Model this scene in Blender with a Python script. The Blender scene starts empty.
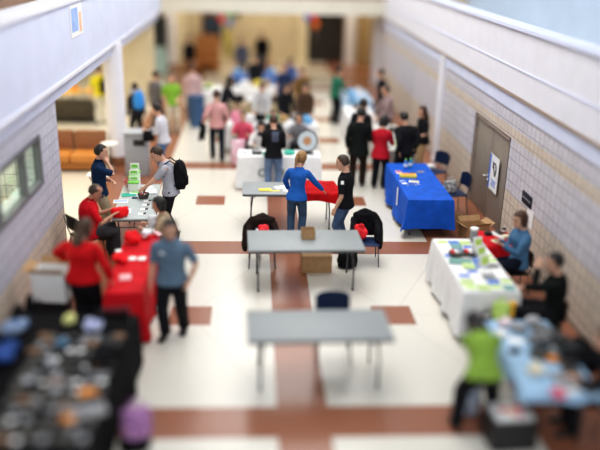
import bpy, bmesh, math, random
from mathutils import Vector, Matrix, Quaternion, noise
from mathutils.bvhtree import BVHTree
random.seed(7)
SC = bpy.context.scene
COL = SC.collection
PI = math.pi
V = Vector

# ------------------------------------------------------------------ materials
def newmat(name):
    m = bpy.data.materials.new(name); m.use_nodes = True
    nt = m.node_tree
    return m, nt, nt.nodes['Principled BSDF']

MC = {}
def mat(name, col, rough=.6, var=.12, scale=12, bump=0.0, metal=0, spec=.5, emit=0, trans=0, col2=None, bscale=None):
    if name in MC: return MC[name]
    m, nt, b = newmat(name)
    c = tuple(col) + (1,)
    tc = nt.nodes.new('ShaderNodeTexCoord')
    n = nt.nodes.new('ShaderNodeTexNoise'); n.inputs['Scale'].default_value = scale; n.inputs['Detail'].default_value = 4
    nt.links.new(tc.outputs['Object'], n.inputs['Vector'])
    r = nt.nodes.new('ShaderNodeValToRGB')
    r.color_ramp.elements[0].position = .3; r.color_ramp.elements[1].position = .7
    a = tuple(max(0, x*(1-var)) for x in col) + (1,)
    d = (tuple(col2)+(1,)) if col2 else tuple(min(1, x*(1+var)) for x in col) + (1,)
    r.color_ramp.elements[0].color = a; r.color_ramp.elements[1].color = d
    nt.links.new(n.outputs['Fac'], r.inputs['Fac']); nt.links.new(r.outputs['Color'], b.inputs['Base Color'])
    b.inputs['Roughness'].default_value = rough; b.inputs['Metallic'].default_value = metal
    b.inputs['Specular IOR Level'].default_value = spec
    if trans: b.inputs['Transmission Weight'].default_value = trans
    if emit:
        b.inputs['Emission Color'].default_value = c; b.inputs['Emission Strength'].default_value = emit
    if bump:
        n2 = nt.nodes.new('ShaderNodeTexNoise'); n2.inputs['Scale'].default_value = bscale or scale*6
        nt.links.new(tc.outputs['Object'], n2.inputs['Vector'])
        bp = nt.nodes.new('ShaderNodeBump'); bp.inputs['Strength'].default_value = bump; bp.inputs['Distance'].default_value = .01
        nt.links.new(n2.outputs['Fac'], bp.inputs['Height']); nt.links.new(bp.outputs['Normal'], b.inputs['Normal'])
    MC[name] = m
    return m

class X:   # tiny expression helper over math nodes
    nt = None
    def __init__(s, v): s.v = v
    @staticmethod
    def op(o, a, b=None, c=None):
        n = X.nt.nodes.new('ShaderNodeMath'); n.operation = o
        for i, q in enumerate((a, b, c)):
            if q is None: continue
            if isinstance(q, X): X.nt.links.new(q.v, n.inputs[i])
            else: n.inputs[i].default_value = q
        return X(n.outputs[0])
    def __add__(s, o): return X.op('ADD', s, o)
    def __sub__(s, o): return X.op('SUBTRACT', s, o)
    def __mul__(s, o): return X.op('MULTIPLY', s, o)
    def lt(s, o): return X.op('LESS_THAN', s, o)
    def gt(s, o): return X.op('GREATER_THAN', s, o)
    def abs(s): return X.op('ABSOLUTE', s)
    def mod(s, o): return X.op('FLOORED_MODULO', s, o)
    def max(s, o): return X.op('MAXIMUM', s, o)
    def min(s, o): return X.op('MINIMUM', s, o)

def mixc(nt, fac, a, b):
    n = nt.nodes.new('ShaderNodeMix'); n.data_type = 'RGBA'
    nt.links.new(fac.v if isinstance(fac, X) else fac, n.inputs['Factor'])
    for s, q in (('A', a), ('B', b)):
        sock = [i for i in n.inputs if i.name == s and i.type == 'RGBA'][0]
        if isinstance(q, tuple): sock.default_value = q + (1,)
        else: nt.links.new(q, sock)
    return [o for o in n.outputs if o.type == 'RGBA'][0]

STRIP_Y0, STRIP_P = 7.468, 5.359
def floor_mat():
    m, nt, b = newmat('terrazzo_floor'); X.nt = nt
    g = nt.nodes.new('ShaderNodeNewGeometry'); s = nt.nodes.new('ShaderNodeSeparateXYZ')
    nt.links.new(g.outputs['Position'], s.inputs[0])
    x, y = X(s.outputs[0]), X(s.outputs[1]); ax = x.abs()
    hw = .303
    central = ax.lt(hw)
    cy = ((y - (STRIP_Y0 - STRIP_P/2)).mod(STRIP_P) - STRIP_P/2).abs()   # distance to cross strip
    my = ((y - STRIP_Y0).mod(STRIP_P) - STRIP_P/2)                        # signed distance to mid-cell
    cross = cy.lt(hw) * ax.lt(2.7)
    dx = ax - 1.505
    acc = dx.abs().lt(hw) * my.abs().lt(hw)
    border = ax.gt(2.66) * x.gt(-3.95)
    brown = central.max(cross).max(acc).max(border)
    # zinc divider lines in the cream panels
    diag = (dx.abs()*(2.37/1.18) - my.abs()).abs().lt(.016)
    ctr = my.abs().lt(.006)
    lines = diag.max(ctr) 
    n1 = nt.nodes.new('ShaderNodeTexNoise'); n1.inputs['Scale'].default_value = 60; n1.inputs['Detail'].default_value = 3
    n2 = nt.nodes.new('ShaderNodeTexNoise'); n2.inputs['Scale'].default_value = .5
    v = nt.nodes.new('ShaderNodeTexVoronoi'); v.inputs['Scale'].default_value = 90
    for n in (n1, n2, v): nt.links.new(g.outputs['Position'], n.inputs['Vector'])
    rc = nt.nodes.new('ShaderNodeValToRGB'); rc.color_ramp.elements[0].position = .35; rc.color_ramp.elements[1].position = .65
    rc.color_ramp.elements[0].color = (.64,.60,.52,1); rc.color_ramp.elements[1].color = (.78,.75,.68,1)
    nt.links.new(n1.outputs['Fac'], rc.inputs['Fac'])
    rb = nt.nodes.new('ShaderNodeValToRGB'); rb.color_ramp.elements[0].position = .35; rb.color_ramp.elements[1].position = .65
    rb.color_ramp.elements[0].color = (.27,.105,.06,1); rb.color_ramp.elements[1].color = (.36,.155,.092,1)
    nt.links.new(n1.outputs['Fac'], rb.inputs['Fac'])
    c0 = mixc(nt, lines*.35, rc.outputs['Color'], (.30,.28,.25))
    c1 = mixc(nt, brown, c0, rb.outputs['Color'])
    nt.links.new(c1, b.inputs['Base Color'])
    b.inputs['Roughness'].default_value = .22
    b.inputs['Specular IOR Level'].default_value = .45
    return m

def block_mat(axis, name, base=(.60,.58,.62), lowz=1.0, band=True):
    m, nt, b = newmat(name); X.nt = nt
    g = nt.nodes.new('ShaderNodeNewGeometry'); s = nt.nodes.new('ShaderNodeSeparateXYZ')
    nt.links.new(g.outputs['Position'], s.inputs[0])
    cb = nt.nodes.new('ShaderNodeCombineXYZ')
    nt.links.new(s.outputs[axis], cb.inputs[0]); nt.links.new(s.outputs[2], cb.inputs[1])
    br = nt.nodes.new('ShaderNodeTexBrick'); br.offset = 0.0
    br.inputs['Scale'].default_value = 1; br.inputs['Brick Width'].default_value = .2; br.inputs['Row Height'].default_value = .2
    br.inputs['Mortar Size'].default_value = .008; br.inputs['Mortar Smooth'].default_value = .3
    br.inputs['Color1'].default_value = (.92,.92,.92,1); br.inputs['Color2'].default_value = (1.0,1.0,1.0,1)
    br.inputs['Mortar'].default_value = (.5,.5,.52,1)
    nt.links.new(cb.outputs[0], br.inputs['Vector'])
    z = X(s.outputs[2])
    tan = (z - 2.05).abs().lt(.1)
    low = z.lt(lowz)
    nz = nt.nodes.new('ShaderNodeTexNoise'); nz.inputs['Scale'].default_value = 35; nz.inputs['Detail'].default_value = 5
    nt.links.new(g.outputs['Position'], nz.inputs['Vector'])
    rr = nt.nodes.new('ShaderNodeValToRGB'); rr.color_ramp.elements[0].position = .3; rr.color_ramp.elements[1].position = .7
    rr.color_ramp.elements[0].color = tuple(k*.82 for k in base)+(1,); rr.color_ramp.elements[1].color = tuple(k*1.15 for k in base)+(1,)
    nt.links.new(nz.outputs['Fac'], rr.inputs['Fac'])
    r2 = nt.nodes.new('ShaderNodeValToRGB'); r2.color_ramp.elements[0].position = .3; r2.color_ramp.elements[1].position = .7
    r2.color_ramp.elements[0].color = (.54,.46,.38,1); r2.color_ramp.elements[1].color = (.70,.61,.51,1)
    nt.links.new(nz.outputs['Fac'], r2.inputs['Fac'])
    c = mixc(nt, tan.max(low) if band else low, rr.outputs['Color'], r2.outputs['Color'])
    mx = nt.nodes.new('ShaderNodeMix'); mx.data_type = 'RGBA'; mx.blend_type = 'MULTIPLY'; mx.inputs['Factor'].default_value = 1
    A = [i for i in mx.inputs if i.type == 'RGBA']
    nt.links.new(c, A[0]); nt.links.new(br.outputs['Color'], A[1])
    nt.links.new([o for o in mx.outputs if o.type == 'RGBA'][0], b.inputs['Base Color'])
    bp = nt.nodes.new('ShaderNodeBump'); bp.inputs['Strength'].default_value = .5; bp.inputs['Distance'].default_value = .01
    nt.links.new(nz.outputs['Fac'], bp.inputs['Height']); nt.links.new(bp.outputs['Normal'], b.inputs['Normal'])
    b.inputs['Roughness'].default_value = .9
    return m

def glass_mat():
    m = bpy.data.materials.new('window_glass'); m.use_nodes = True; nt = m.node_tree
    out = nt.nodes['Material Output']; nt.nodes.remove(nt.nodes['Principled BSDF'])
    t = nt.nodes.new('ShaderNodeBsdfTransparent'); t.inputs[0].default_value = (.88,.95,.9,1)
    gl = nt.nodes.new('ShaderNodeBsdfGlossy'); gl.inputs['Roughness'].default_value = .05
    mx = nt.nodes.new('ShaderNodeMixShader'); mx.inputs[0].default_value = .12
    nt.links.new(t.outputs[0], mx.inputs[1]); nt.links.new(gl.outputs[0], mx.inputs[2]); nt.links.new(mx.outputs[0], out.inputs[0])
    return m

# ------------------------------------------------------------------ mesh helpers
def link(name, bm, m, parent=None, smooth=True, sharp=None):
    me = bpy.data.meshes.new(name)
    bmesh.ops.recalc_face_normals(bm, faces=bm.faces)
    bm.to_mesh(me); bm.free()
    if m: me.materials.append(m)
    for p in me.polygons: p.use_smooth = smooth
    if smooth and sharp is not False:
        me.set_sharp_from_angle(angle=math.radians(sharp or 40))
    o = bpy.data.objects.new(name, me); COL.objects.link(o)
    if parent: o.parent = parent
    return o

def tag(o, label=None, cat=None, group=None, kind=None):
    if label: o['label'] = label
    if cat: o['category'] = cat
    if group: o['group'] = group
    if kind: o['kind'] = kind
    return o

def empty(name, label, cat, loc=(0,0,0), rz=0, group=None):
    o = bpy.data.objects.new(name, None); o.empty_display_size = .1; COL.objects.link(o)
    o.location = loc; o.rotation_euler = (0,0,rz)
    return tag(o, label, cat, group)

def box(bm, c, s, rz=0, bev=0, rx=0, ry=0):
    r = bmesh.ops.create_cube(bm, size=1)
    vs = r['verts']
    bmesh.ops.scale(bm, vec=s, verts=vs)
    if bev:
        es = list({e for v in vs for e in v.link_edges})
        rr = bmesh.ops.bevel(bm, geom=es, offset=bev, segments=2, affect='EDGES', profile=.5)
        vs = list({v for f in rr['faces'] for v in f.verts} | {v for v in vs if v.is_valid})
    M = Matrix.Translation(c) @ Matrix.Rotation(rz, 4, 'Z') @ Matrix.Rotation(rx, 4, 'X') @ Matrix.Rotation(ry, 4, 'Y')
    bmesh.ops.transform(bm, matrix=M, verts=vs)
    return vs

def rings(bm, R, n=14, cap=True):
    """R: list of (center, xaxis*rx, yaxis*ry); closed loft"""
    loops = []
    for c, ax, ay in R:
        loops.append([bm.verts.new(c + ax*math.cos(2*PI*k/n) + ay*math.sin(2*PI*k/n)) for k in range(n)])
    for a, b in zip(loops, loops[1:]):
        for k in range(n):
            bm.faces.new((a[k], a[(k+1) % n], b[(k+1) % n], b[k]))
    if cap:
        bm.faces.new(loops[0][::-1]); bm.faces.new(loops[-1])

def tube(bm, pts, rad, n=10, round_ends=False, ref=None, flat=1.0):
    pts = [V(p) for p in pts]
    if not isinstance(rad, (list, tuple)): rad = [rad]*len(pts)
    rad = list(rad)
    if round_ends:
        d0 = (pts[0]-pts[1]).normalized(); d1 = (pts[-1]-pts[-2]).normalized()
        r0, r1 = rad[0], rad[-1]
        pts = [pts[0]+d0*r0*.9, pts[0]+d0*r0*.6] + pts + [pts[-1]+d1*r1*.6, pts[-1]+d1*r1*.9]
        rad = [r0*.35, r0*.78] + rad + [r1*.78, r1*.35]
    R = []; prev = None
    for i, p in enumerate(pts):
        a = pts[max(i-1, 0)]; b = pts[min(i+1, len(pts)-1)]
        d = (b-a).normalized()
        if prev is None:
            u = ref or (V((0,0,1)) if abs(d.z) < .9 else V((0,1,0)))
            x = (u - d*u.dot(d)).normalized()
        else:
            x = (prev - d*prev.dot(d)).normalized()
        prev = x; y = d.cross(x)
        R.append((p, x*rad[i]*flat, y*rad[i]))
    rings(bm, R, n)

def lathe(bm, prof, c=(0,0,0), n=20):
    c = V(c)
    rings(bm, [(c+V((0,0,z)), V((max(r,.0005),0,0)), V((0,max(r,.0005),0))) for r, z in prof], n)

def ellip(bm, c, r, rot=None, sub=2):
    q = bmesh.ops.create_icosphere(bm, subdivisions=sub, radius=1)
    M = Matrix.Translation(c) @ (rot.to_4x4() if rot else Matrix.Identity(4)) @ Matrix.Diagonal((r[0], r[1], r[2], 1))
    bmesh.ops.transform(bm, matrix=M, verts=q['verts'])
    return q['verts']

def remeshed(name, bm, m, voxel, parent=None, wrinkle=0, wscale=9, smooth=3):
    me = bpy.data.meshes.new(name+'_t'); bmesh.ops.recalc_face_normals(bm, faces=bm.faces); bm.to_mesh(me); bm.free()
    t = bpy.data.objects.new(name+'_t', me); COL.objects.link(t)
    md = t.modifiers.new('r', 'REMESH'); md.mode = 'VOXEL'; md.voxel_size = voxel
    if smooth:
        ms = t.modifiers.new('s', 'SMOOTH'); ms.iterations = smooth; ms.factor = .5
    dg = bpy.context.evaluated_depsgraph_get(); dg.update()
    me2 = bpy.data.meshes.new_from_object(t.evaluated_get(dg))
    me2.name = name
    bpy.data.objects.remove(t); bpy.data.meshes.remove(me)
    if wrinkle:
        sd = V((random.random()*50, random.random()*50, 0))
        nv = len(me2.vertices); co = [0.0]*(3*nv); me2.vertices.foreach_get('co', co)
        no = [0.0]*(3*nv); me2.vertex_normals.foreach_get('vector', no)
        for i in range(nv):
            x, y, z = co[3*i:3*i+3]
            k = noise.noise(V((x*wscale, y*wscale, z*wscale*.8))+sd) + .5*noise.noise(V((x*wscale*2.3, y*wscale*2.3, z*wscale*1.5))+sd)
            k *= wrinkle
            co[3*i] = x+no[3*i]*k; co[3*i+1] = y+no[3*i+1]*k; co[3*i+2] = z+no[3*i+2]*k
        me2.vertices.foreach_set('co', co)
    me2.materials.clear()
    if m: me2.materials.append(m)
    for p in me2.polygons: p.use_smooth = True
    o = bpy.data.objects.new(name, me2); COL.objects.link(o)
    if parent: o.parent = parent
    return o

def copytree(o, parent=None):
    c = o.copy(); COL.objects.link(c)
    if parent: c.parent = parent
    for ch in list(o.children): copytree(ch, c)
    return c

def struct(name, bm, m, parent=None, smooth=False):
    o = link(name, bm, m, parent, smooth)
    if not parent: o['kind'] = 'structure'
    return o

def sbox(name, lo, hi, m, parent=None):
    bm = bmesh.new()
    box(bm, [(a+b)/2 for a, b in zip(lo, hi)], [b-a for a, b in zip(lo, hi)])
    return struct(name, bm, m, parent)
# ------------------------------------------------------------------ palette
M_skin = mat('skin_light', (.62,.36,.25), .5, .06, 20)
M_skin2 = mat('skin_tan', (.48,.26,.17), .5, .06, 20)
M_white = mat('white_paint', (.76,.76,.82), .6, .03, 3)
M_lav = mat('lavender_white_paint', (.66,.70,.86), .6, .04, 2)
M_bwall = mat('pale_blue_upper_wall', (.54,.66,.86), .6, .05, 1)
M_cream = mat('cream_plaster', (.74,.68,.50), .8, .06, 2)
M_beige = mat('beige_plaster', (.60,.53,.38), .8, .06, 2)
M_trim = mat('brown_metal_trim', (.34,.27,.22), .5, .05, 8)
M_dframe = mat('dark_grey_frame', (.14,.14,.16), .4, .08, 8)
M_door = mat('taupe_door_paint', (.285,.245,.20), .45, .06, 6)
M_grey = mat('grey_table_laminate', (.29,.31,.315), .5, .05, 25)
M_gedge = mat('dark_table_edge', (.09,.10,.10), .5, .1, 25)
M_metal = mat('grey_metal_leg', (.09,.09,.10), .4, .1, 25, metal=.5)
M_chrome = mat('chrome', (.6,.6,.62), .25, .05, 25, metal=1)
M_red = mat('red_tablecloth', (.55,.008,.016), .75, .15, 6, bump=.2, spec=.2)
M_redb = mat('bright_red_cloth', (.70,.012,.018), .75, .15, 6, bump=.2, spec=.2)
M_blue = mat('royal_blue_tablecloth', (.010,.10,.52), .7, .15, 6, bump=.2, spec=.2)
M_lblue = mat('pale_blue_tablecloth', (.33,.50,.68), .7, .1, 6, bump=.2)
M_wcloth = mat('white_tablecloth', (.82,.82,.82), .7, .05, 6, bump=.2)
M_gcloth = mat('grey_white_tablecloth', (.55,.54,.50), .7, .06, 6, bump=.2)
M_kcloth = mat('black_tablecloth', (.012,.012,.013), .9, .2, 6, bump=.2, spec=.1)
M_card = mat('corrugated_cardboard', (.42,.26,.13), .8, .1, 14)
M_black = mat('black_fabric', (.010,.010,.012), .85, .3, 14, bump=.2, spec=.15)
M_blackp = mat('black_plastic', (.02,.02,.022), .4, .2, 14)
M_navyc = mat('navy_chair_plastic', (.015,.035,.10), .45, .15, 14)
M_paper = mat('white_paper', (.85,.85,.83), .7, .03, 14)
M_yellow = mat('yellow_paper', (.80,.66,.10), .7, .05, 14)
M_green = mat('green_print', (.22,.62,.10), .6, .1, 14)
M_lgreen = mat('lime_print', (.50,.68,.16), .6, .1, 14)
M_teal = mat('teal_print', (.02,.42,.30), .6, .1, 14)
M_bprint = mat('blue_print', (.05,.16,.62), .6, .1, 14)
M_orange = mat('orange_print', (.80,.30,.05), .6, .1, 14)
M_pink = mat('pink_cloth', (.80,.30,.42), .7, .1, 14)
M_purple = mat('purple_pink_cloth', (.22,.05,.26), .7, .25, 16, col2=(.62,.34,.60))
M_darkp = mat('dark_mixed_print', (.03,.03,.027), .6, .5, 30, col2=(.12,.11,.09))
M_silver = mat('silver_print', (.26,.26,.27), .4, .2, 30)
M_eye = mat('eye_dark', (.03,.02,.02), .3, .1, 5)
M_lip = mat('lips', (.42,.14,.12), .5, .05, 5)
M_glass = glass_mat()
M_tan = mat('tan_leather', (.62,.26,.06), .45, .1, 6)
def check_mat(name, c1, c2, s):
    m, nt, b = newmat(name)
    tc = nt.nodes.new('ShaderNodeTexCoord'); ck = nt.nodes.new('ShaderNodeTexChecker')
    mp = nt.nodes.new('ShaderNodeMapping'); mp.inputs['Rotation'].default_value = (0, PI/4, 0)
    nt.links.new(tc.outputs['Object'], mp.inputs[0]); nt.links.new(mp.outputs[0], ck.inputs[0])
    ck.inputs['Color1'].default_value = c1+(1,); ck.inputs['Color2'].default_value = c2+(1,); ck.inputs['Scale'].default_value = s
    nt.links.new(ck.outputs[0], b.inputs['Base Color']); b.inputs['Roughness'].default_value = .7
    return m
M_sofaback = check_mat('brown_patterned_upholstery', (.36,.17,.08), (.22,.09,.045), 16)
HAIR = {k: mat('hair_'+k, c, .5, .3, 30, bump=.4) for k, c in dict(black=(.014,.011,.010), brown=(.05,.028,.016), auburn=(.065,.027,.015), blond=(.32,.18,.07), grey=(.2,.19,.18)).items()}
def fab(name, col, rough=.85): return mat('fabric_'+name, col, rough, .14, 9, bump=.25, spec=.15)

# ------------------------------------------------------------------ people
def slerp(a, b, t): return a.slerp(b, max(0, min(1, t)))
def eul(x, y, z): return Matrix.Rotation(z,4,'Z') @ Matrix.Rotation(x,4,'X') @ Matrix.Rotation(y,4,'Y')
D = math.radians

def ik(A, T, a, b, pole):
    d = T-A; L = d.length
    if L > (a+b)*.995: T = A + d*((a+b)*.995/L); d = T-A; L = d.length
    L = max(L, abs(a-b)+.02)
    u = d.normalized()
    x = (a*a-b*b+L*L)/(2*L); h = math.sqrt(max(0, a*a-x*x))
    p = pole - u*pole.dot(u)
    if p.length < 1e-4: p = V((0,-1,0)) - u*V((0,-1,0)).dot(u)
    return A + u*x + p.normalized()*h, T

def hand(bm, W, d, sg, curl=.45, s=1):
    d = d.normalized()
    ref = V((-sg*abs(d.y)*.9, abs(d.z), .15))
    side = (ref - d*ref.dot(d)).normalized()
    n = d.cross(side)
    if n.dot(V((-sg*.6, .1, -1))) < 0: n = -n
    P = lambda a, b, c: W + (d*a + side*b + n*c)*s
    rings(bm, [(P(-.02,0,0), side*.026*s, n*.021*s), (P(.02,.002,0), side*.034*s, n*.02*s), (P(.06,.0,.002), side*.042*s, n*.017*s), (P(.092,0,.004), side*.041*s, n*.014*s)], 12)
    for i, (o, L) in enumerate(((.032,.068), (.0105,.078), (-.0115,.073), (-.033,.056))):
        p = P(.082, o, .003); dd = (d + side*(o*2.2)).normalized(); pts = [p]; q = p
        for k, fr in enumerate((.42,.32,.26)):
            ang = curl*(.35+.45*k)*(1+.12*i)
            q = q + (dd*math.cos(ang) + n*math.sin(ang))*L*fr*s; pts.append(q)
        tube(bm, pts, [.0092*s,.0085*s,.008*s,.0068*s], 8, True)
    t0 = P(.015,.026,.006); t1 = P(.045,.055,.014); t2 = P(.075,.066,.022)
    tube(bm, [t0, t1, t2], [.013*s,.0105*s,.0085*s], 8, True)

def person(label, x, y, face=0, H=1.75, shirt=(.1,.1,.1), pants=(.03,.03,.035), skin=M_skin, hair='brown', style='short',
           sleeve='short', hands=None, feet=None, pel=(0,0,.92), lean=3, side=0, twist=0, head=(0,8,0), fem=False, hem=-.09, collar=False,
           shoe=(.02,.02,.02), vox=.0075, det=True, curl=.45, poles=None, fat=1.0, pmat=None, smat=None, skirt=False, z=0):
    s = H/1.75
    hands = hands or [(-.27,.06,.80), (.27,.06,.80)]
    feet = feet or [(-.11,0,0), (.11,.03,0)]
    P0 = V(pel)
    Qp = eul(-D(lean*.35), D(side*.4), 0).to_quaternion()
    Qc = eul(-D(lean), D(side), D(twist)).to_quaternion()
    if pel[2] < .7: Qp = eul(D(8-lean*.3),0,0).to_quaternion()
    def sp(z):
        st = .02; c = P0.copy(); zz = 0
        sgn = 1 if z >= 0 else -1
        while abs(zz) < abs(z)-1e-6:
            h = min(st, abs(z)-abs(zz)); q = slerp(Qp, Qc, (zz+sgn*h/2)/.38)
            c = c + q @ V((0,0,sgn*h)); zz += sgn*h
        return c, slerp(Qp, Qc, z/.38)
    if fem: prof = [(-.13,.12,.10),(-.07,.158,.118),(.0,.165,.12),(.09,.14,.105),(.17,.122,.095),(.27,.138,.105),(.36,.150,.120),(.41,.150,.108),(.45,.132,.092),(.485,.098,.078),(.53,.064,.056)]
    else: prof = [(-.13,.12,.10),(-.07,.155,.115),(.0,.160,.118),(.09,.150,.11),(.17,.145,.108),(.27,.160,.114),(.36,.176,.12),(.42,.176,.114),(.455,.155,.100),(.49,.118,.085),(.54,.07,.062)]
    prof = [(a, b*fat, c*fat) for a, b, c in prof]
    def torso(bm, infl, z0, z1, flare=0):
        R = []
        zs = [p[0] for p in prof]
        def itp(z):
            for (a, b) in zip(prof, prof[1:]):
                if a[0] <= z <= b[0]:
                    t = (z-a[0])/(b[0]-a[0]); return a[1]+(b[1]-a[1])*t, a[2]+(b[2]-a[2])*t
            return (prof[0][1], prof[0][2]) if z < zs[0] else (prof[-1][1], prof[-1][2])
        N = 16
        for i in range(N+1):
            z = z0+(z1-z0)*i/N; w, d = itp(max(z, -.07) if flare is not None else z); c, q = sp(z)
            f = infl + (flare*max(0, (.05-z)) if flare else 0)
            R.append((c, q @ V((w+f,0,0)), q @ V((0,d+f,0))))
        rings(bm, R, 24)
    shw = .165 if fem else .188
    joints = {}
    cS, qS = sp(.435)
    ARM = []
    for i, sg in enumerate((-1, 1)):
        S = cS + qS @ V((sg*shw*fat**.5, 0, .0))
        T = V(hands[i])
        pole = V(poles[i]) if poles and poles[i] else V((sg*.35, -1, -.35))
        E, Wt = ik(S, T, .285, .255, pole)
        ARM.append((S, E, Wt, sg))
    LEG = []
    for i, sg in enumerate((-1, 1)):
        Hj = P0 + Qp @ V((sg*.088, 0, -.03))
        A = V(feet[i]) + V((0, -.04, .085))
        K, A = ik(Hj, A, .425, .425, V((sg*.12, 1, .1)))
        LEG.append((Hj, K, A, sg))
    # head
    cN, qN = sp(.52)
    Qh = eul(-D(head[1]), D(head[2]), D(head[0])).to_quaternion()
    nd = slerp(qN, Qh, .5) @ V((0,0.12,1)).normalized()
    Hc = cN + nd*.085 + Qh @ V((0,.02,.095))
    HS = 1.13
    hp = lambda a, b, c: Hc + Qh @ V((a*HS,b*HS,c*HS))
    body = bmesh.new()
    torso(body, -.004, -.13, .54)
    rings(body, [(cN+nd*-.03, qN @ V((.075,0,0)), qN @ V((0,.062,0))), (cN+nd*.03, V((.056,0,0)), V((0,.056,0))), (hp(0,-.012,-.05), Qh @ V((.052,0,0)), Qh @ V((0,.056,0)))], 14)
    hr = [(-.118,.045,.022,.02),(-.105,.036,.040,.045),(-.085,.026,.052,.062),(-.055,.014,.063,.076),(-.02,.006,.069,.086),(.02,.002,.073,.091),(.055,-.002,.073,.092),(.085,-.006,.064,.080),(.108,-.010,.045,.056),(.121,-.012,.018,.024)]
    rings(body, [(hp(0,cy,zz), Qh @ V((rx*HS,0,0)), Qh @ V((0,ry*HS,0))) for zz, cy, rx, ry in hr], 20)
    if det:
        tube(body, [hp(0,.088,.012), hp(0,.101,-.012), hp(0,.110,-.030), hp(0,.094,-.040)], [.009,.012,.015,.012], 8, True)
        for sg in (-1, 1):
            ellip(body, hp(sg*.073,-.008,-.012), (.010,.018,.030), Qh.to_matrix())
    for S, E, W, sg in ARM:
        m1 = S.lerp(E,.5); m2 = E.lerp(W,.35)
        k = (.88 if fem else 1.0)
        tube(body, [S, m1, E, m2, W], [.046*k,.047*k,.039*k,.040*k,.026*k], 12, True)
        if det:
            dh = (W-E)
            hand(body, W, dh, sg, curl, .95 if not fem else .88)
        else:
            hand(body, W, W-E, sg, .3, 1.1)
    for Hj, K, A, sg in LEG:
        tube(body, [Hj, Hj.lerp(K,.5), K, K.lerp(A,.35), A, A+V((0,0,-.05))], [.082,.07,.052,.054,.036,.036], 12, True)
    root = remeshed('person', body, skin, vox, smooth=2)
    tag(root, label, 'person')
    # clothes
    v2 = max(vox*1.25, .009)
    sm = smat or fab('top_%02d%02d%02d' % tuple(int(c*99) for c in shirt), shirt)
    pm = pmat or fab('trousers_%02d%02d%02d' % tuple(int(c*99) for c in pants), pants)
    bm = bmesh.new()
    torso(bm, .016, hem, .535, .25)
    fr = {'short': .72, 'long': 1, 'none': 0}[sleeve]
    for S, E, W, sg in ARM:
        inn = S.lerp(cS, .42) + V((0,0,.012))
        if sleeve == 'short': tube(bm, [inn, S, S.lerp(E,.14), S.lerp(E,.5), S.lerp(E,.85)], [.052,.060,.066,.062,.061], 14)
        elif sleeve == 'long': tube(bm, [inn, S, S.lerp(E,.14), S.lerp(E,.5), E, E.lerp(W,.5), E.lerp(W,.97)], [q_*fat**.6 for q_ in (.052,.062,.067,.062,.056,.051,.040)], 14)
    shirt_o = remeshed('shirt', bm, sm, v2, root, wrinkle=.006)
    if collar:
        bm = bmesh.new(); c, q = sp(.545)
        rings(bm, [(c+q @ V((0,0,-.012)), q @ V((.088,0,0)), q @ V((0,.078,0))), (c+q @ V((0,.008,.03)), q @ V((.066,0,0)), q @ V((0,.066,0)))], 18, False)
        r = bmesh.ops.solidify(bm, geom=bm.faces[:], thickness=.008)
        link('collar', bm, sm, shirt_o)
    bm = bmesh.new()
    torso(bm, .006 if hem < -.02 else .010, -.13, .03 if not skirt else .05)
    if skirt:
        (Ha, Ka, Aa, _), (Hb, Kb, Ab, _) = LEG
        rings(bm, [((Ha+Hb)/2+V((0,0,.02)), V((.17,0,0)), V((0,.12,0))), ((Ka+Kb)/2, V((.19,0,0)), V((0,.14,0))), ((Ka+Kb)/2+V((0,0,-.28)), V((.21,0,0)), V((0,.16,0)))], 20)
    else:
        for Hj, K, A, sg in LEG:
            tube(bm, [Hj+V((0,0,.02)), Hj.lerp(K,.35), K, K.lerp(A,.5), A+V((0,0,-.02))], [q_*fat**.8*1.05 for q_ in (.096,.094,.076,.070,.064)], 14)
    remeshed('skirt' if skirt else 'trousers', bm, pm, v2, root, wrinkle=.006)
    ms = mat('shoe_%02d%02d%02d' % tuple(int(c*99) for c in shoe), shoe, .5, .1, 10)
    for Hj, K, A, sg in LEG:
        bm = bmesh.new()
        fx = sg*.12; f = V((fx, 1, 0)).normalized(); r = V((f.y, -f.x, 0))
        b0 = V((A.x, A.y, A.z-.085))
        R = [(b0+f*-.045+V((0,0,.035)), r*.030, V((0,0,.030))), (b0+f*-.01+V((0,0,.05)), r*.042, V((0,0,.050))), (b0+f*.06+V((0,0,.042)), r*.045, V((0,0,.042))),
             (b0+f*.13+V((0,0,.030)), r*.050, V((0,0,.030))), (b0+f*.18+V((0,0,.025)), r*.044, V((0,0,.025))), (b0+f*.215+V((0,0,.020)), r*.022, V((0,0,.015)))]
        rings(bm, R, 14)
        link('shoe', bm, ms, root)
    # hair
    bm = bmesh.new(); infl = .005 if style == 'buzz' else .010 if style == 'short' else .016
    if style != 'bald':
        vs = ellip(bm, V((0,0,0)), (1,1,1), None, 4)
        hl = .072 if style != 'buzz' else .078
        for v in vs:
            d = v.co.copy()
            p = V((d.x*(.074+infl), -.012+d.y*(.094+infl), .022+d.z*(.098+infl)))
            edge = (-.045 if style in ('short','buzz') else -.09)
            front = (p.y > .034 and p.z < hl) or (style in ('short','buzz') and p.y > .004 and p.z < .03)
            if front or p.z < edge: p = V((p.x*.72, p.y*.72 if p.y > 0 else p.y*.8, p.z*.8 if p.z < 0 else p.z))
            v.co = Hc + Qh @ (p*HS)
        if style == 'long':
            rings(bm, [(hp(0,-.055,.04), Qh @ V((.085,0,0)), Qh @ V((0,.06,0))), (hp(0,-.072,-.04), Qh @ V((.095,0,0)), Qh @ V((0,.05,0))),
                       (hp(0,-.085,-.13)+V((0,-.01,0)), Qh @ V((.11,0,0)), Qh @ V((0,.045,0))), (hp(0,-.09,-.22)+V((0,-.02,0)), Qh @ V((.085,0,0)), Qh @ V((0,.03,0)))], 16)
            for sg in (-1,1): tube(bm, [hp(sg*.07,0,.03), hp(sg*.088,-.005,-.06), hp(sg*.092,-.01,-.15)], [.022,.026,.018], 10, True)
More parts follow.
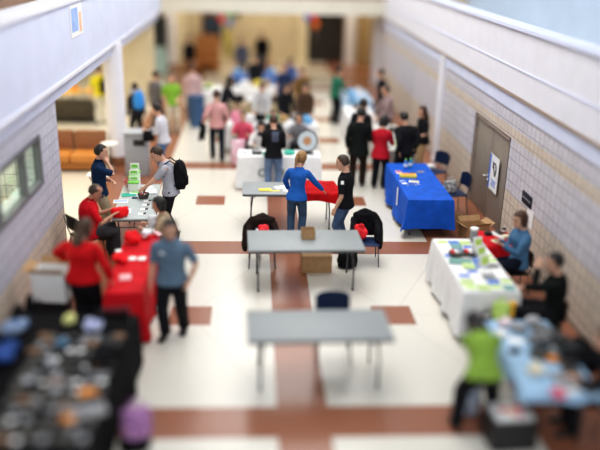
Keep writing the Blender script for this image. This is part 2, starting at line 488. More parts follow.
        if style == 'bob':
            rings(bm, [(hp(0,-.045,.04), Qh @ V((.088,0,0)), Qh @ V((0,.068,0))), (hp(0,-.05,-.04), Qh @ V((.1,0,0)), Qh @ V((0,.062,0))), (hp(0,-.045,-.105), Qh @ V((.085,0,0)), Qh @ V((0,.05,0)))], 16)
            for sg in (-1,1): tube(bm, [hp(sg*.07,-.01,.04), hp(sg*.087,-.012,-.04), hp(sg*.082,-.012,-.09)], [.022,.024,.016], 10, True)
        if style == 'ponytail':
            tube(bm, [hp(0,-.10,.06), hp(0,-.145,.04), hp(0,-.155,-.03), hp(0,-.14,-.12), hp(0,-.135,-.19)], [.022,.03,.03,.024,.010], 12, True)
        remeshed('hair', bm, HAIR[hair], max(.007, vox), root, wrinkle=.004, wscale=30, smooth=1)
    if det:
        for sg in (-1, 1):
            bm = bmesh.new(); ellip(bm, hp(sg*.030,.082,.010), (.014,.009,.008), Qh.to_matrix()); link('eye', bm, M_eye, root)
            bm = bmesh.new(); tube(bm, [hp(sg*.014,.092,.030), hp(sg*.032,.090,.035), hp(sg*.048,.076,.029)], .0045, 6, True); link('eyebrow', bm, HAIR[hair], root)
        bm = bmesh.new(); tube(bm, [hp(-.024,.084,-.064), hp(0,.091,-.063), hp(.024,.084,-.064)], [.004,.0075,.004], 8, True); link('mouth', bm, M_lip, root)
    root.scale = (s, s, s); root.location = (x, y, z); root.rotation_euler = (0, 0, D(face))
    root['_'] = 0; del root['_']
    return root

def decal(owner, partname, c, w, h, direction, m, name, off=.006):
    """patch hugging a garment: c local, ray along -direction"""
    o = [k for k in owner.children if k.name.split('.')[0] == partname][0]
    bm0 = bmesh.new(); bm0.from_mesh(o.data); t = BVHTree.FromBMesh(bm0)
    d = V(direction).normalized(); rt = V((0,0,1)).cross(d).normalized(); up = d.cross(rt)
    bm = bmesh.new(); N = 8; g = {}
    for i in range(N+1):
        for j in range(N+1):
            p = V(c) + d*.4 + rt*(i/N-.5)*w + up*(j/N-.5)*h
            hit = t.ray_cast(p, -d)
            if hit[0] is not None: g[i,j] = bm.verts.new(hit[0]+d*off)
    for i in range(N):
        for j in range(N):
            q = [g.get(k) for k in ((i,j),(i+1,j),(i+1,j+1),(i,j+1))]
            if all(q): bm.faces.new(q)
    bm0.free()
    return link(name, bm, m, o)
# ------------------------------------------------------------------ setting
LX, RX = -3.9, 4.1
bm = bmesh.new(); box(bm, (-2, 20, -.05), (30, 50, .1)); struct('floor', bm, floor_mat())
# right wall with door opening
BR = block_mat(1, 'split_block_wall_side'); BRX = block_mat(0, 'split_block_wall_end')
DY0, DY1, DZ = 13.4, 15.68, 1.93
bm = bmesh.new()
box(bm, (RX+.15, (2+DY0)/2, 1.35), (.3, DY0-2, 2.7)); box(bm, (RX+.15, (DY1+28)/2, 1.35), (.3, 28-DY1, 2.7)); box(bm, (RX+.15, (DY0+DY1)/2, (2.7+DZ)/2), (.3, DY1-DY0, 2.7-DZ))
struct('wall_right', bm, BR)
dr = empty('door_1', None, None, (RX+.03, (DY0+DY1)/2, 0)); dr['kind'] = 'structure'
w = (DY1-DY0)/2
for sg in (-1, 1):
    bm = bmesh.new(); box(bm, (.04, sg*(w/2-.02), DZ/2), (.05, w-.075, DZ-.06), bev=.004); leaf = link('door_leaf', bm, M_door, dr)
    bm = bmesh.new(); tube(bm, [(-.0, sg*.07, .86), (-.05, sg*.07, .86), (-.055, sg*.20, .855)], .014, 10, True); ellip(bm, (.01, sg*.07, .86), (.012,.035,.035)); link('door_handle', bm, M_chrome, leaf)
    for hz in (.25, 1.0, 1.7):
        bm = bmesh.new(); tube(bm, [(.01, sg*(w-.05), hz-.05), (.01, sg*(w-.05), hz+.05)], .012, 8); link('hinge', bm, M_dframe, leaf)
bm = bmesh.new()
for sg in (-1, 1): box(bm, (.03, sg*(w-.0), DZ/2), (.12, .07, DZ))
box(bm, (.03, 0, DZ-.02), (.12, 2*w+.07, .07)); link('door_frame', bm, M_trim, dr)
# right upper fascia, trims
sbox('trim_1', (RX-.02, 2, 2.45), (RX+.3, 28, 2.70), M_lav)
sbox('trim_2', (RX-.06, 2, 2.70), (RX+.3, 28, 2.755), M_trim)
sbox('wall_right_parapet', (RX-.04, 2, 2.755), (RX+.2, 28, 3.86), M_white)
sbox('trim_3', (RX-.055, 2, 3.19), (RX-.03, 28, 3.215), M_lav)
sbox('trim_4', (RX-.10, 2, 3.86), (RX+.28, 28, 3.92), M_lav)
sbox('floor_upper_right', (RX+.2, 2, 2.75), (RX+3.5, 36, 2.9), M_cream)
sbox('wall_right_upper', (RX+3.2, 2, 2.9), (RX+3.4, 36, 7.0), M_bwall)
bm = bmesh.new(); box(bm, (4.08, 18.75, 1.35), (.13, .36, 2.70), bev=.008); box(bm, (4.08, 18.75, .06), (.16, .42, .12), bev=.01); struct('wall_right_pilaster', bm, M_white)
sbox('baseboard_right', (RX-.015, 2, 0), (RX+.01, DY0-.05, .10), M_trim)
sbox('baseboard_right_far', (RX-.015, DY1+.05, 0), (RX+.01, 28, .10), M_trim)
# left wall with window
WY0, WY1, WZ0, WZ1 = 8.6, 11.66, 1.56, 2.34
CY = 12.84
bm = bmesh.new()
box(bm, (LX-.15, (2+WY0)/2, 1.35), (.3, WY0-2, 2.7)); box(bm, (LX-.15, (WY1+CY)/2, 1.35), (.3, CY-WY1, 2.7))
box(bm, (LX-.15, (WY0+WY1)/2, WZ0/2), (.3, WY1-WY0, WZ0)); box(bm, (LX-.15, (WY0+WY1)/2, (WZ1+2.7)/2), (.3, WY1-WY0, 2.7-WZ1))
struct('wall_left', bm, block_mat(1, 'split_block_wall_left', (.56,.56,.64), .75, False))
wn = empty('window_1', None, None, (LX, (WY0+WY1)/2, WZ0)); wn['kind'] = 'structure'
L = WY1-WY0; Hh = WZ1-WZ0
bm = bmesh.new()
for zz in (.03, Hh-.03): box(bm, (-.03, 0, zz), (.12, L, .06))
for yy in (-L/2+.03, -L/2+1.0, L/2-.86, L/2-.03): box(bm, (-.03, yy, Hh/2), (.12, .06, Hh-.1))
link('window_frame', bm, M_dframe, wn, smooth=False)
bm = bmesh.new(); box(bm, (-.05, 0, Hh/2), (.01, L-.08, Hh-.08)); link('window_pane', bm, M_glass, wn, smooth=False)
sbox('wall_office', (LX-3.3, 4, 0), (LX-3.1, CY, 2.8), mat('yellow_green_wall', (.62,.66,.42), .8, .05, 2))
sbox('wall_office_end', (LX-3.1, CY-.2, 0), (LX-.3, CY, 2.8), BRX)
sbox('floor_office', (LX-3.1, 4, .0), (LX-.3, CY-.2, .02), M_beige)
M_shelf = mat('dark_olive_cabinet', (.07,.08,.06), .5, .1, 8)
for k, yy in enumerate((9.5, 10.9)):
    bm = bmesh.new(); box(bm, (-5.9, yy, .7), (.5, .9, 1.36), bev=.02); box(bm, (-5.63, yy, .35), (.03, .84, .55), bev=.005); box(bm, (-5.63, yy, 1.0), (.03, .84, .6), bev=.005); box(bm, (-5.9, yy, 1.45), (.46, .5, .2), bev=.05)
    tag(link('office_cabinet', bm, M_shelf), ['dark cabinet behind the left pane of the window at left', 'dark cabinet behind the right pane of the window at left'][k], 'cabinet')
sbox('trim_5', (LX-.3, 2, 2.64), (LX+.02, 27, 2.91), M_lav)
sbox('trim_6', (LX-.37, 2, 2.90), (LX+.15, 27, 2.96), M_white)
sbox('wall_left_parapet', (LX-.35, 2, 2.95), (LX+.13, 27, 4.12), M_lav)
sbox('trim_7', (LX-.37, 2, 4.12), (LX+.17, 27, 4.17), M_white)
sbox('floor_upper_left', (-13, 2, 2.86), (LX-.15, 30, 3.0), M_cream)
sbox('wall_left_upper', (-7.4, 2, 3.0), (-7.2, 36, 7.0), mat('rosy_brown_wall', (.36,.24,.19), .8, .1, 1))
# columns
def column(name, x, y, h, r=.25):
    bm = bmesh.new(); lathe(bm, [(r*1.02,.22),(r,.23),(r,h)], (x,y,0), 32); o = struct(name, bm, M_white, smooth=True)
    bm = bmesh.new(); lathe(bm, [(r*1.07,0),(r*1.07,.20),(r*1.0,.225)], (x,y,0), 32); link('column_base', bm, mat('brown_base_tile', (.27,.12,.06), .5, .1, 8), o)
column('column_arcade', -3.90, 18.3, 2.9, .225)
column('column_back_left', -4.15, 33.3, 2.6, .28)
# lounge walls
sbox('wall_left_beige', (-5.75, 25.55, 0), (LX+.02, 25.85, 2.62), M_beige)
bm = bmesh.new()
sbox('wall_lounge_side', (-13, 12.8, 0), (-12.8, 33, 2.86), M_cream)
bm = bmesh.new(); box(bm, (-9.3, 31.6, .35), (7, .2, .7)); box(bm, (-9.3, 31.6, 2.6), (7, .2, .5)); 
for k in range(5): box(bm, (-12.7+k*1.72, 31.6, 1.5), (.14, .2, 1.8))
struct('window_2', bm, M_white)
bm = bmesh.new(); box(bm, (-9.3, 31.6, 1.52), (6.8, .02, 1.7)); g_ = struct('window_2_pane', bm, M_glass)
# back of the hall
BY = 35.5
bm = bmesh.new()
def bw(x0, x1, z0, z1): box(bm, ((x0+x1)/2, BY+.15, (z0+z1)/2), (x1-x0, .3, z1-z0))
bw(-13, -5.2, 0, 2.6); bw(-4.3, -3.0, 0, 2.6); bw(-1.9, 1.75, 0, 2.6); bw(3.55, 9, 0, 2.6); bw(-5.2,-4.3,2.25,2.6); bw(-3.0,-1.9,2.2,2.6); bw(1.75,3.55,2.2,2.6)
struct('wall_back', bm, M_beige)
sbox('wall_back_corridor', (-7, 40, 0), (7, 40.2, 2.6), mat('warm_brown_wall', (.40,.22,.12), .8, .1, 2))
sbox('ceiling_back', (-13, 29.2, 2.74), (9, 41, 2.9), M_cream)
sbox('wall_bridge', (-7.2, 29.0, 2.72), (7.3, 29.2, 4.5), mat('cream_fascia', (.80,.77,.66), .8, .04, 2))
sbox('trim_8', (-7.2, 28.97, 3.28), (7.3, 29.0, 3.40), mat('rosy_trim', (.5,.33,.30), .6, .05, 2))
sbox('wall_right_far', (5.6, 28, 0), (5.9, 36, 2.7), M_cream)
sbox('wall_right_return', (RX+.3, 27.7, 0), (5.6, 28, 2.7), M_cream)
for k, (x, y, m) in enumerate(((4.3, 30.2, M_white), (4.35, 35.35, M_tan), (3.75, 35.3, M_white), (-2.05, 35.35, M_cream), (1.6, 35.35, M_cream), (-3.85, 35.3, M_cream))):
    mm = m if m is not M_tan else mat('tan_panel', (.42,.30,.15), .7, .1, 4)
    bm = bmesh.new(); box(bm, (x, y, 1.29), (.42 if k else .5, .25, 2.58), bev=.02); box(bm, (x, y, .07), (.50, .30, .14), bev=.01); struct('wall_pier_%d' % (k+1), bm, mm)
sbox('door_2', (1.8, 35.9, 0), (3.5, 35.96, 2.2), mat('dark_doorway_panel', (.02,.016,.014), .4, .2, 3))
sbox('door_3', (-3.0, 36.6, 0), (-1.9, 36.66, 2.2), mat('orange_wood_door', (.42,.19,.07), .5, .15, 3))

# ------------------------------------------------------------------ tables
def leg_pair(root, x, y0, y1, zt, inward):
    for y in (y0, y1):
        bm = bmesh.new(); tube(bm, [(x+inward*.04, y, zt-.02), (x, y, .35), (x, y, .02)], .0135, 10); lg = link('leg', bm, M_metal, root)
        bm = bmesh.new(); lathe(bm, [(.018,0),(.018,.03)], (x,y,0), 10); link('foot_cap', bm, M_blackp, lg)
    bm = bmesh.new(); tube(bm, [(x+inward*.01, y0, .52), (x+inward*.01, y1, .52)], .010, 8); tube(bm, [(x+inward*.01, (y0+y1)/2, .52), (x+inward*.38, (y0+y1)/2, zt-.02)], .009, 8)
    link('leg_brace', bm, M_metal, root)

def folding_table(label, x0, x1, y0, y1, z=.74, rz=0, group=None, top=M_grey, along='x'):
    cx, cy = (x0+x1)/2, (y0+y1)/2; lx, ly = x1-x0, y1-y0
    if along == 'y': lx, ly = ly, lx; rz += PI/2
    r = empty('folding_table', label, 'table', (cx, cy, 0), rz, group)
    bm = bmesh.new(); box(bm, (0,0,z-.015), (lx, ly, .028), bev=.006); link('tabletop', bm, top, r)
    bm = bmesh.new()
    for sg in (-1,1): box(bm, (0, sg*(ly/2-.012), z-.037), (lx-.02, .016, .03)); box(bm, (sg*(lx/2-.012), 0, z-.037), (.016, ly-.03, .03))
    link('apron', bm, M_gedge, r, smooth=False)
    for sg in (-1,1): leg_pair(r, sg*(lx/2-.16), -(ly/2-.09), ly/2-.09, z, -sg)
    return r

def tablecloth(label, x0, x1, y0, y1, m, z=.755, drops=(.7,.7,.7,.7), amp=.03, rz=0, group=None, seed=1, waves=9):
    """drops: -y, +x, +y, -x side hanging lengths"""
    cx, cy = (x0+x1)/2, (y0+y1)/2; lx, ly = (x1-x0)/2+.012, (y1-y0)/2+.012
    bm = bmesh.new(); per = []; N = 30; rd = random.Random(seed)
    def side(a, b, n, nrm, dr):
        for i in range(n):
            t = i/n; per.append((V((a[0]+(b[0]-a[0])*t, a[1]+(b[1]-a[1])*t, 0)), V(nrm), dr, t))
    c = [(-lx,-ly),(lx,-ly),(lx,ly),(-lx,ly)]
    nx, ny = max(16,int(lx*2/.035)), max(16,int(ly*2/.035))
    side(c[0], c[1], nx, (0,-1,0), drops[0]); side(c[1], c[2], ny, (1,0,0), drops[1]); side(c[2], c[3], nx, (0,1,0), drops[2]); side(c[3], c[0], ny, (-1,0,0), drops[3])
    M = len(per); K = 9
    top = [bm.verts.new((p.x, p.y, z)) for p, *_ in per]
    ph = rd.random()*6
    rows = [top]
    for k in range(1, K+1):
        row = []
        for i, (p, nrm, dr, t) in enumerate(per):
            prv = per[i-1]; 
            n = nrm.copy(); d = dr
            if t < .06 and prv[1] != nrm: n = (nrm + prv[1]*(1-t/.06)).normalized()*(1+.35*(1-t/.06)); d = dr if t > 0 else min(dr, prv[2])
            f = k/K; s_ = i/M*2*PI*waves
            w = (math.sin(s_+ph) + .5*math.sin(s_*1.7+ph*2) + .4*noise.noise(V((i*.15, seed, f))))*amp*f
            o = .010 + (.035+w)*f
            zz = z - .006 - d*f + (0.012*math.sin(s_*.6+ph) if k == K else 0)
            row.append(bm.verts.new((p.x+n.x*o, p.y+n.y*o, max(.012, zz))))
        rows.append(row)
    for a, b in zip(rows, rows[1:]):
        for i in range(M):
            bm.faces.new((a[i], a[(i+1)%M], b[(i+1)%M], b[i]))
    bm.faces.new(top)
    o = link('tablecloth', bm, m, sharp=70)
    o.location = (cx, cy, 0); o.rotation_euler = (0,0,rz)
    return tag(o, label, 'tablecloth', group)

def cloth_table(label_t, label_c, x0, x1, y0, y1, m, **k):
    along = 'x' if x1-x0 > y1-y0 else 'y'
    rz = k.get('rz', 0)
    t = folding_table(label_t, x0, x1, y0, y1, along=along, rz=rz)
    c = tablecloth(label_c, x0, x1, y0, y1, m, **k)
    return t, c

folding_table('bare grey folding table behind the cardboard box table, half covered by a red cloth', -.80, 1.03, 13.68, 14.46, rz=D(0))
folding_table('bare grey folding table with a small open cardboard box on its top', -.68, 1.15, 10.9, 11.78, rz=D(1.5))
folding_table('bare empty grey folding table nearest the camera', -.66, 1.12, 8.05, 8.86, rz=D(1.5))
folding_table('light grey folding table with handouts between the two men on the left', -3.04, -2.34, 12.28, 14.25, along='y', top=mat('light_laminate', (.50,.55,.54), .3, .05, 20), rz=D(3))
cloth_table('folding table hidden under the red cloth on the left', 'deep red tablecloth hanging to the floor on the left side table', -2.58, -2.10, 9.35, 11.50, M_red, drops=(.70,.70,.3,.6), amp=.03, seed=3, rz=D(1))
cloth_table('folding table under the royal blue cloth', 'royal blue tablecloth draped over the table in front of the brown double door', 2.30, 3.14, 13.35, 15.85, M_blue, drops=(.56,.6,.5,.66), amp=.045, seed=4, rz=D(0), waves=7)
cloth_table('folding table hidden under the white cloth full of brochures', 'white tablecloth covered with green and blue brochures on the right', 2.32, 3.08, 9.35, 11.35, M_wcloth, drops=(.7,.6,.5,.68), amp=.025, seed=5)
cloth_table('small folding table under a red cloth beside the seated woman', 'short red tablecloth beside the woman in the blue sweater', 3.13, 3.62, 11.05, 11.72, M_red, drops=(.25,.12,.2,.2), amp=.01, seed=6)
cloth_table('folding table under a pale blue cloth at lower right', 'pale blue tablecloth at the lower right crowded with items', 2.34, 3.14, 6.84, 8.50, M_lblue, drops=(.07,.2,.2,.12), amp=.02, seed=7)
cloth_table('folding table under the white cloth with lettering', 'white lettered tablecloth hanging to the floor behind the man in the black sweatshirt', -.93, .88, 16.28, 16.88, M_wcloth, drops=(.72,.7,.4,.7), amp=.012, seed=8)
cloth_table('large vendor table under a black cloth at lower left', 'black tablecloth of the crowded vendor table at lower left', -3.66, -2.12, 6.0, 8.72, M_kcloth, drops=(.7,.7,.7,.1), amp=.03, seed=9, z=.76, rz=D(-3.5))
cloth_table('folding table under grey cloth beside the woman in the red jacket', 'pale grey tablecloth behind the woman in the red jacket', 2.42, 3.12, 16.95, 19.6, M_gcloth, drops=(.68,.5,.4,.66), amp=.02, seed=10)
cloth_table('far folding table under a white cloth in the right aisle', 'white tablecloth in the right aisle beyond the man in the black suit', 2.0, 2.75, 20.2, 22.0, M_wcloth, drops=(.7,.5,.5,.68), amp=.02, seed=11)
cloth_table('far folding table under a bright blue and white cloth in the right aisle', 'light blue tablecloth of the farthest table in the right aisle', 2.1, 3.0, 22.8, 24.6, mat('sky_blue_cloth', (.12,.42,.75), .7, .3, 3, col2=(.7,.8,.88)), drops=(.6,.5,.5,.6), amp=.02, seed=12)
# lettering on the white cloth
def text(s, size, loc, rot, m, name, parent=None, ext=.002):
    cu = bpy.data.curves.new(name, 'FONT'); cu.body = s; cu.size = size; cu.extrude = ext; cu.align_x = 'CENTER'; cu.align_y = 'CENTER'
    t = bpy.data.objects.new(name, cu); COL.objects.link(t)
    dg = bpy.context.evaluated_depsgraph_get(); dg.update()
    me = bpy.data.meshes.new_from_object(t.evaluated_get(dg)); bpy.data.objects.remove(t)
    me.materials.clear(); me.materials.append(m)
    o = bpy.data.objects.new(name, me); COL.objects.link(o); o.location = loc; o.rotation_euler = rot
    if parent: o.parent = parent
    return o
wc = [o for o in COL.objects if o.name.startswith('tablecloth') and o.get('label','').startswith('white lettered')][0]
for ch, px_ in (('C', -.42), ('R', .045)):
    text(ch, .24, (px_-wc.location.x, 16.205-wc.location.y, .40), (D(87),0,0), mat('dark_green_lettering', (.02,.10,.07), .6, .1, 5), 'printed_letter', wc)

# ------------------------------------------------------------------ chairs
def chair(label, x, y, rz, m=M_navyc, group=None):
    """faces +Y local: seat front at +Y, backrest at -Y"""
    r = empty('chair', label, 'chair', (x,y,0), D(rz), group)
    bm = bmesh.new(); box(bm, (0,0,.445), (.44,.42,.035), bev=.015); link('seat', bm, m, r)
    bm = bmesh.new(); N = 10; vs = []
    for i in range(N+1):
        a = (i/N-.5)*2; xx = a*.23; yy = -.215 - .04*(1-a*a); 
        zt = .86 - .05*a**4; vs.append([bm.verts.new((xx, yy-(zz-.55)*.15, zz)) for zz in (.58, .68, zt-.05, zt)])
    for i in range(N):
        for k in range(3): bm.faces.new((vs[i][k], vs[i+1][k], vs[i+1][k+1], vs[i][k+1]))
    bmesh.ops.solidify(bm, geom=bm.faces[:], thickness=.02); link('backrest', bm, m, r)
    for sg in (-1,1):
        bm = bmesh.new(); tube(bm, [(sg*.20,.17,.43), (sg*.225,.21,.01)], .011, 8); link('leg', bm, M_metal, r)
        bm = bmesh.new(); tube(bm, [(sg*.20,-.29,.80), (sg*.205,-.23,.55), (sg*.20,-.19,.43), (sg*.225,-.25,.01)], .011, 8); link('leg', bm, M_metal, r)
    return r
chair('dark chair facing the camera behind the cardboard box table on its left', -.44, 12.06, 180).scale = (1,1,.83)
chair('dark chair facing the camera behind the cardboard box table on its right', 1.34, 12.14, 178).scale = (1,1,.88)
chair('dark navy chair pushed behind the empty front table', .47, 8.88, 180)
chair('navy chair between the blue table and the double door', 3.52, 14.75, 100)
chair('navy chair at the far end of the blue table by the wall', 3.45, 16.35, 120)
chair('black chair under the man in the red shirt', -3.42, 12.30, -48, M_blackp)
chair('dark chair under the woman in the blue sweater', 3.62, 11.0, 92, M_blackp).scale = (.8,.72,.78)
chair('dark chair under the man in black leaning at the right wall', 3.50, 9.2, 70, M_blackp).scale = (.8,.72,.78)
chair('dark chair in the aisle under the woman in tan', -2.06, 11.88, 85, M_blackp).scale = (.85,.8,.78)
chair('dark chair behind the white lettered table', -.42, 17.85, 180, M_blackp)
chair('dark chair under the person at the right edge behind the pale blue table', 3.48, 7.22, 86, M_blackp)

# jackets over the chair backs
def jacket(label, x, y, rz, m, w=.25, sleeves=(1,1), zs=.86):
    bm = bmesh.new()
    pts = []
    for a in (-1,-.8,-.4,0,.4,.8,1): pts.append(a)
    for yy, zb in ((-.335, .42), (-.20, .50)):
        R = []
        for zz, ww, dd in ((zb, w*.98, .022), (.62, w, .026), (.78, w*.97, .03), (.88, w*.80, .035), (.915, w*.5, .03)):
            R.append((V((0, yy-(zz-.5)*.08, zz)), V((ww,0,0)), V((0,dd,0))))
        rings(bm, R, 20)
    tube(bm, [(-w*.75,-.27,.885), (0,-.30,.925), (w*.75,-.27,.885)], [.05,.06,.05], 10, True)
    tube(bm, [(-.09,-.30,.94), (0,-.335,.965), (.09,-.30,.94)], .028, 8, True)
    for sg in (-1,1):
        tube(bm, [(sg*w*.86,-.26,.80), (sg*(w*.98),-.12,.70), (sg*w*.98,.02,.60), (sg*w*.96,.10,.50)], [.05,.055,.06,.05], 12, True)
        tube(bm, [(sg*w*.9,-.22,.60), (sg*(w*.98),-.05,.50), (sg*w*.96,.06,.42)], [.06,.06,.05], 12, True)
    for i, sg in enumerate((-1,1)):
        if sleeves[i]: tube(bm, [(sg*w*.78,-.27,.85), (sg*(w+.03),-.24,.72), (sg*(w+.055),-.18,.50), (sg*(w+.05),-.10,.28)], [.062,.062,.055,.045], 12, True)
    o = remeshed('jacket', bm, m, .011, wrinkle=.014, wscale=7)
    o.location = (x,y,0); o.rotation_euler = (0,0,D(rz)); o.scale = (1,1,zs)
    return tag(o, label, 'jacket')
jacket('brown-black jacket draped over the left chair behind the box table', -.44, 12.06, 180, fab('brownblack', (.022,.013,.011)), sleeves=(0,1), w=.24, zs=.83)
jacket('black jacket with small white mark draped over the right chair', 1.34, 12.14, 178, fab('jet', (.008,.008,.010)), sleeves=(1,0), w=.22, zs=.9)
def heap(name, label, cat, x, y, z, sx, sy, sz, m, seed=0, group=None, vox=.012):
    bm = bmesh.new(); rd = random.Random(seed)
    for k in range(7):
        ellip(bm, (rd.uniform(-.5,.5)*sx, rd.uniform(-.5,.5)*sy, sz*rd.uniform(.25,.5)), (sx*rd.uniform(.3,.55), sy*rd.uniform(.3,.55), sz*rd.uniform(.25,.5)), eul(rd.uniform(-.4,.4), rd.uniform(-.4,.4), rd.uniform(0,3)))
    o = remeshed(name, bm, m, vox, wrinkle=.02, wscale=14)
    zmin = min(v.co.z for v in o.data.vertices)
    o.location = (x, y, z-zmin)
    return tag(o, label, cat, group)
heap('folded_shirt', 'crumpled red and white garment on the left jacket-draped chair', 'clothing', -.42, 12.10, .415, .14, .10, .34, mat('red_white_cloth', (.80,.03,.04), .7, .1, 5), 3)
heap('folded_shirt', 'small white crumpled cloth on the left jacket-draped chair', 'clothing', -.56, 12.06, .415, .07, .07, .27, mat('pale_cloth', (.62,.66,.72), .7, .1, 5), 4)
heap('folded_shirt', 'crumpled red garment on the right jacket-draped chair', 'clothing', 1.25, 12.18, .415, .14, .10, .34, mat('red_white_cloth2', (.78,.02,.03), .7, .1, 5), 5)
# red cloth spread over end of the grey table
bm = bmesh.new(); N = 26; G = []
for i in range(N+1):
    row = []
    for j in range(N+1):
        u, v = i/N, j/N
        x = .36 + .70*u; y = 13.50 + 1.0*v + .03*math.sin(u*5)
        zz = .752 + .012*(1+noise.noise(V((u*5, v*5, 3))))
        if y < 13.66: zz -= (13.66-y)*1.0; y = 13.655 - (13.66-y)*.25
        if x > 1.045: zz -= (x-1.045)*2
        row.append(bm.verts.new((x + .04*math.sin(v*4), y, zz)))
    G.append(row)
for i in range(N):
    for j in range(N): bm.faces.new((G[i][j], G[i+1][j], G[i+1][j+1], G[i][j+1]))
bmesh.ops.solidify(bm, geom=bm.faces[:], thickness=.006)
tag(link('cloth', bm, M_redb), 'bright red cloth being spread over the right end of the grey table', 'cloth')
# ------------------------------------------------------------------ people at the tables
JEAN = (.075,.12,.22); KHAKI = (.36,.30,.20); BLK = (.013,.013,.016)
p1 = person('woman in a blue sweater with blond ponytail spreading a red cloth', .20, 13.22, -8, 1.68, (.025,.13,.46), (.055,.10,.17), hair='blond', style='ponytail', fem=True, sleeve='long',
    hands=[(-.20,.34,.93),(.56,.34,.84)], poles=[V((-1,-.2,0)), V((.3,-.6,-.6))], lean=10, side=3, head=(-28,22,0), feet=[(-.10,0,0),(.11,-.04,0)])
p2 = person('man in a black t-shirt and jeans beside the woman in blue', 1.03, 12.72, 66, 1.77, BLK, JEAN, hair='brown', style='short', hands=[(-.25,.10,.84),(.24,.12,.84)], head=(8,14,0), lean=2)
decal(p2, 'shirt', (-.22,0,1.32), .05, .06, (-1,-.3,.3), M_paper, 'sleeve_print')
p3 = person('person in a black sweatshirt facing the white lettered table', -.165, 15.98, 0, 1.75, BLK, (.16,.24,.38), hair='auburn', style='short', sleeve='long', hands=[(-.16,.30,1.0),(.16,.30,1.0)], head=(5,22,0), fat=1.02)
decal(p3, 'shirt', (.03,0,1.30), .15, .22, (0,-1,.1), mat('grey_back_print', (.07,.085,.13), .7, .2, 60), 'back_print')
p4 = person('person in a pink shirt and dark trousers walking away up the aisle', -1.51, 18.75, 4, 1.76, (.62,.34,.33), (.015,.02,.035), hair='auburn', style='short', sleeve='long', hands=[(-.33,.02,.92),(.24,.16,.95)], feet=[(-.11,.12,0),(.11,-.16,0)], det=False, vox=.01)
p5 = person('person in a white and black top seated behind the white lettered table', -.42, 17.72, 180, 1.68, (.75,.73,.73), BLK, hair='black', style='bob', sleeve='long', pel=(0,0,.53), feet=[(-.12,.38,0),(.12,.40,0)], hands=[(-.2,.42,.80),(.2,.40,.80)], lean=14, head=(0,25,0), fem=True, det=False, vox=.01)
decal(p5, 'shirt', (.03,0,1.0), .12, .16, (0,1,.1), M_black, 'front_print')
p6 = person('man in a light grey t-shirt with black backpack reaching over the left table', -2.10, 13.36, 94, 1.78, (.40,.41,.46), (.012,.014,.02), hair='brown', style='short', hands=[(-.12,.46,.98),(.16,.42,.92)], lean=13, head=(5,38,0), feet=[(-.1,-.04,0),(.1,.06,0)])
p7 = person('man in a navy polo and khaki trousers with his hand at his chin', -3.37, 13.30, -80, 1.76, (.010,.030,.075), KHAKI, hair='black', style='short', collar=True, hands=[(.10,.24,1.10),(.07,.17,1.455)], poles=[V((-.6,-.2,-1)), V((.5,.2,-1))], head=(-5,10,0), curl=1.1)
p8 = person('seated man in a red shirt with cropped hair holding a red bag', -3.36, 12.25, -66, 1.74, (.56,.010,.02), (.05,.05,.055), hair='brown', style='buzz', skin=M_skin2, pel=(0,0,.55), feet=[(-.12,.40,0),(.12,.42,0)], hands=[(-.10,.42,.83),(.20,.36,.83)], lean=10, head=(-10,28,0), collar=True, fat=1.25)
decal(p8, 'shirt', (.0,0,1.08), .025, .16, (0,1,.15), M_paper, 'neck_strap')
p9 = person('seated woman with black curly hair in tan at the end of the light table', -2.04, 11.87, 84, 1.64, (.36,.28,.19), (.1,.1,.1), hair='black', style='bob', skin=M_skin2, sleeve='long', fem=True, pel=(0,0,.53), feet=[(-.1,.36,0),(.1,.38,0)], hands=[(-.15,.34,.80),(.15,.34,.80)], lean=8, head=(10,15,0))
p10 = person('man in a grey-blue polo and black trousers walking toward the camera', -1.69, 9.52, 172, 1.76, (.125,.185,.255), BLK, hair='black', style='short', collar=True, fat=1.17, hands=[(-.25,.05,.88),(.27,.08,.82)], poles=[V((-1,-.7,-.1)), V((.5,-1,-.2))], head=(22,14,0), feet=[(-.10,-.17,0),(.11,.06,0)], lean=0)
decal(p10, 'shirt', (.085,0,1.30), .07, .035, (0,1,0), M_paper, 'name_tag')
p11 = person('woman in a red long-sleeved top with long brown hair standing at the left wall', -2.88, 9.56, -12, 1.70, (.52,.010,.014), BLK, hair='auburn', style='long', sleeve='long', fem=True, fat=1.38, hands=[(-.40,.30,1.02),(.36,.10,.88)], poles=[V((-1,-.35,0)), V((.7,-.8,0))], head=(-25,20,0), lean=6, feet=[(-.08,0,0),(.08,.02,0)], hem=-.05)
p12 = person('seated woman in a blue-grey sweater holding a white booklet by the block wall', 3.62, 10.98, 98, 1.74, (.085,.19,.32), (.012,.015,.03), hair='auburn', style='bob', sleeve='long', fem=True, pel=(0,0,.55), feet=[(-.1,.42,0),(.1,.44,0)], hands=[(-.10,.34,.86),(.12,.30,.84)], lean=3, head=(4,14,0), fat=1.12)
p13 = person('man in black leaning back against the right wall with a hand at his face', 3.52, 9.2, 70, 1.82, (.010,.012,.012), BLK, hair='black', style='short', sleeve='long', skin=M_skin, pel=(0,0,.53), feet=[(-.12,.46,0),(.12,.42,0)], hands=[(-.05,.26,1.12),(.2,.4,.72)], poles=[V((-.4,.4,-1)), None], lean=6, head=(15,12,-6), fat=1.05)
p14 = person('woman in a lime green top bending over the pale blue table', 1.97, 7.30, -2, 1.60, (.24,.38,.065), BLK, hair='black', style='long', sleeve='short', fem=True, fat=1.25, hands=[(-.05,.70,.82),(.40,.70,.82)], pel=(0,-.10,.86), lean=62, head=(25,62,8), feet=[(-.25,.02,0),(.25,.05,0)], hem=-.07)
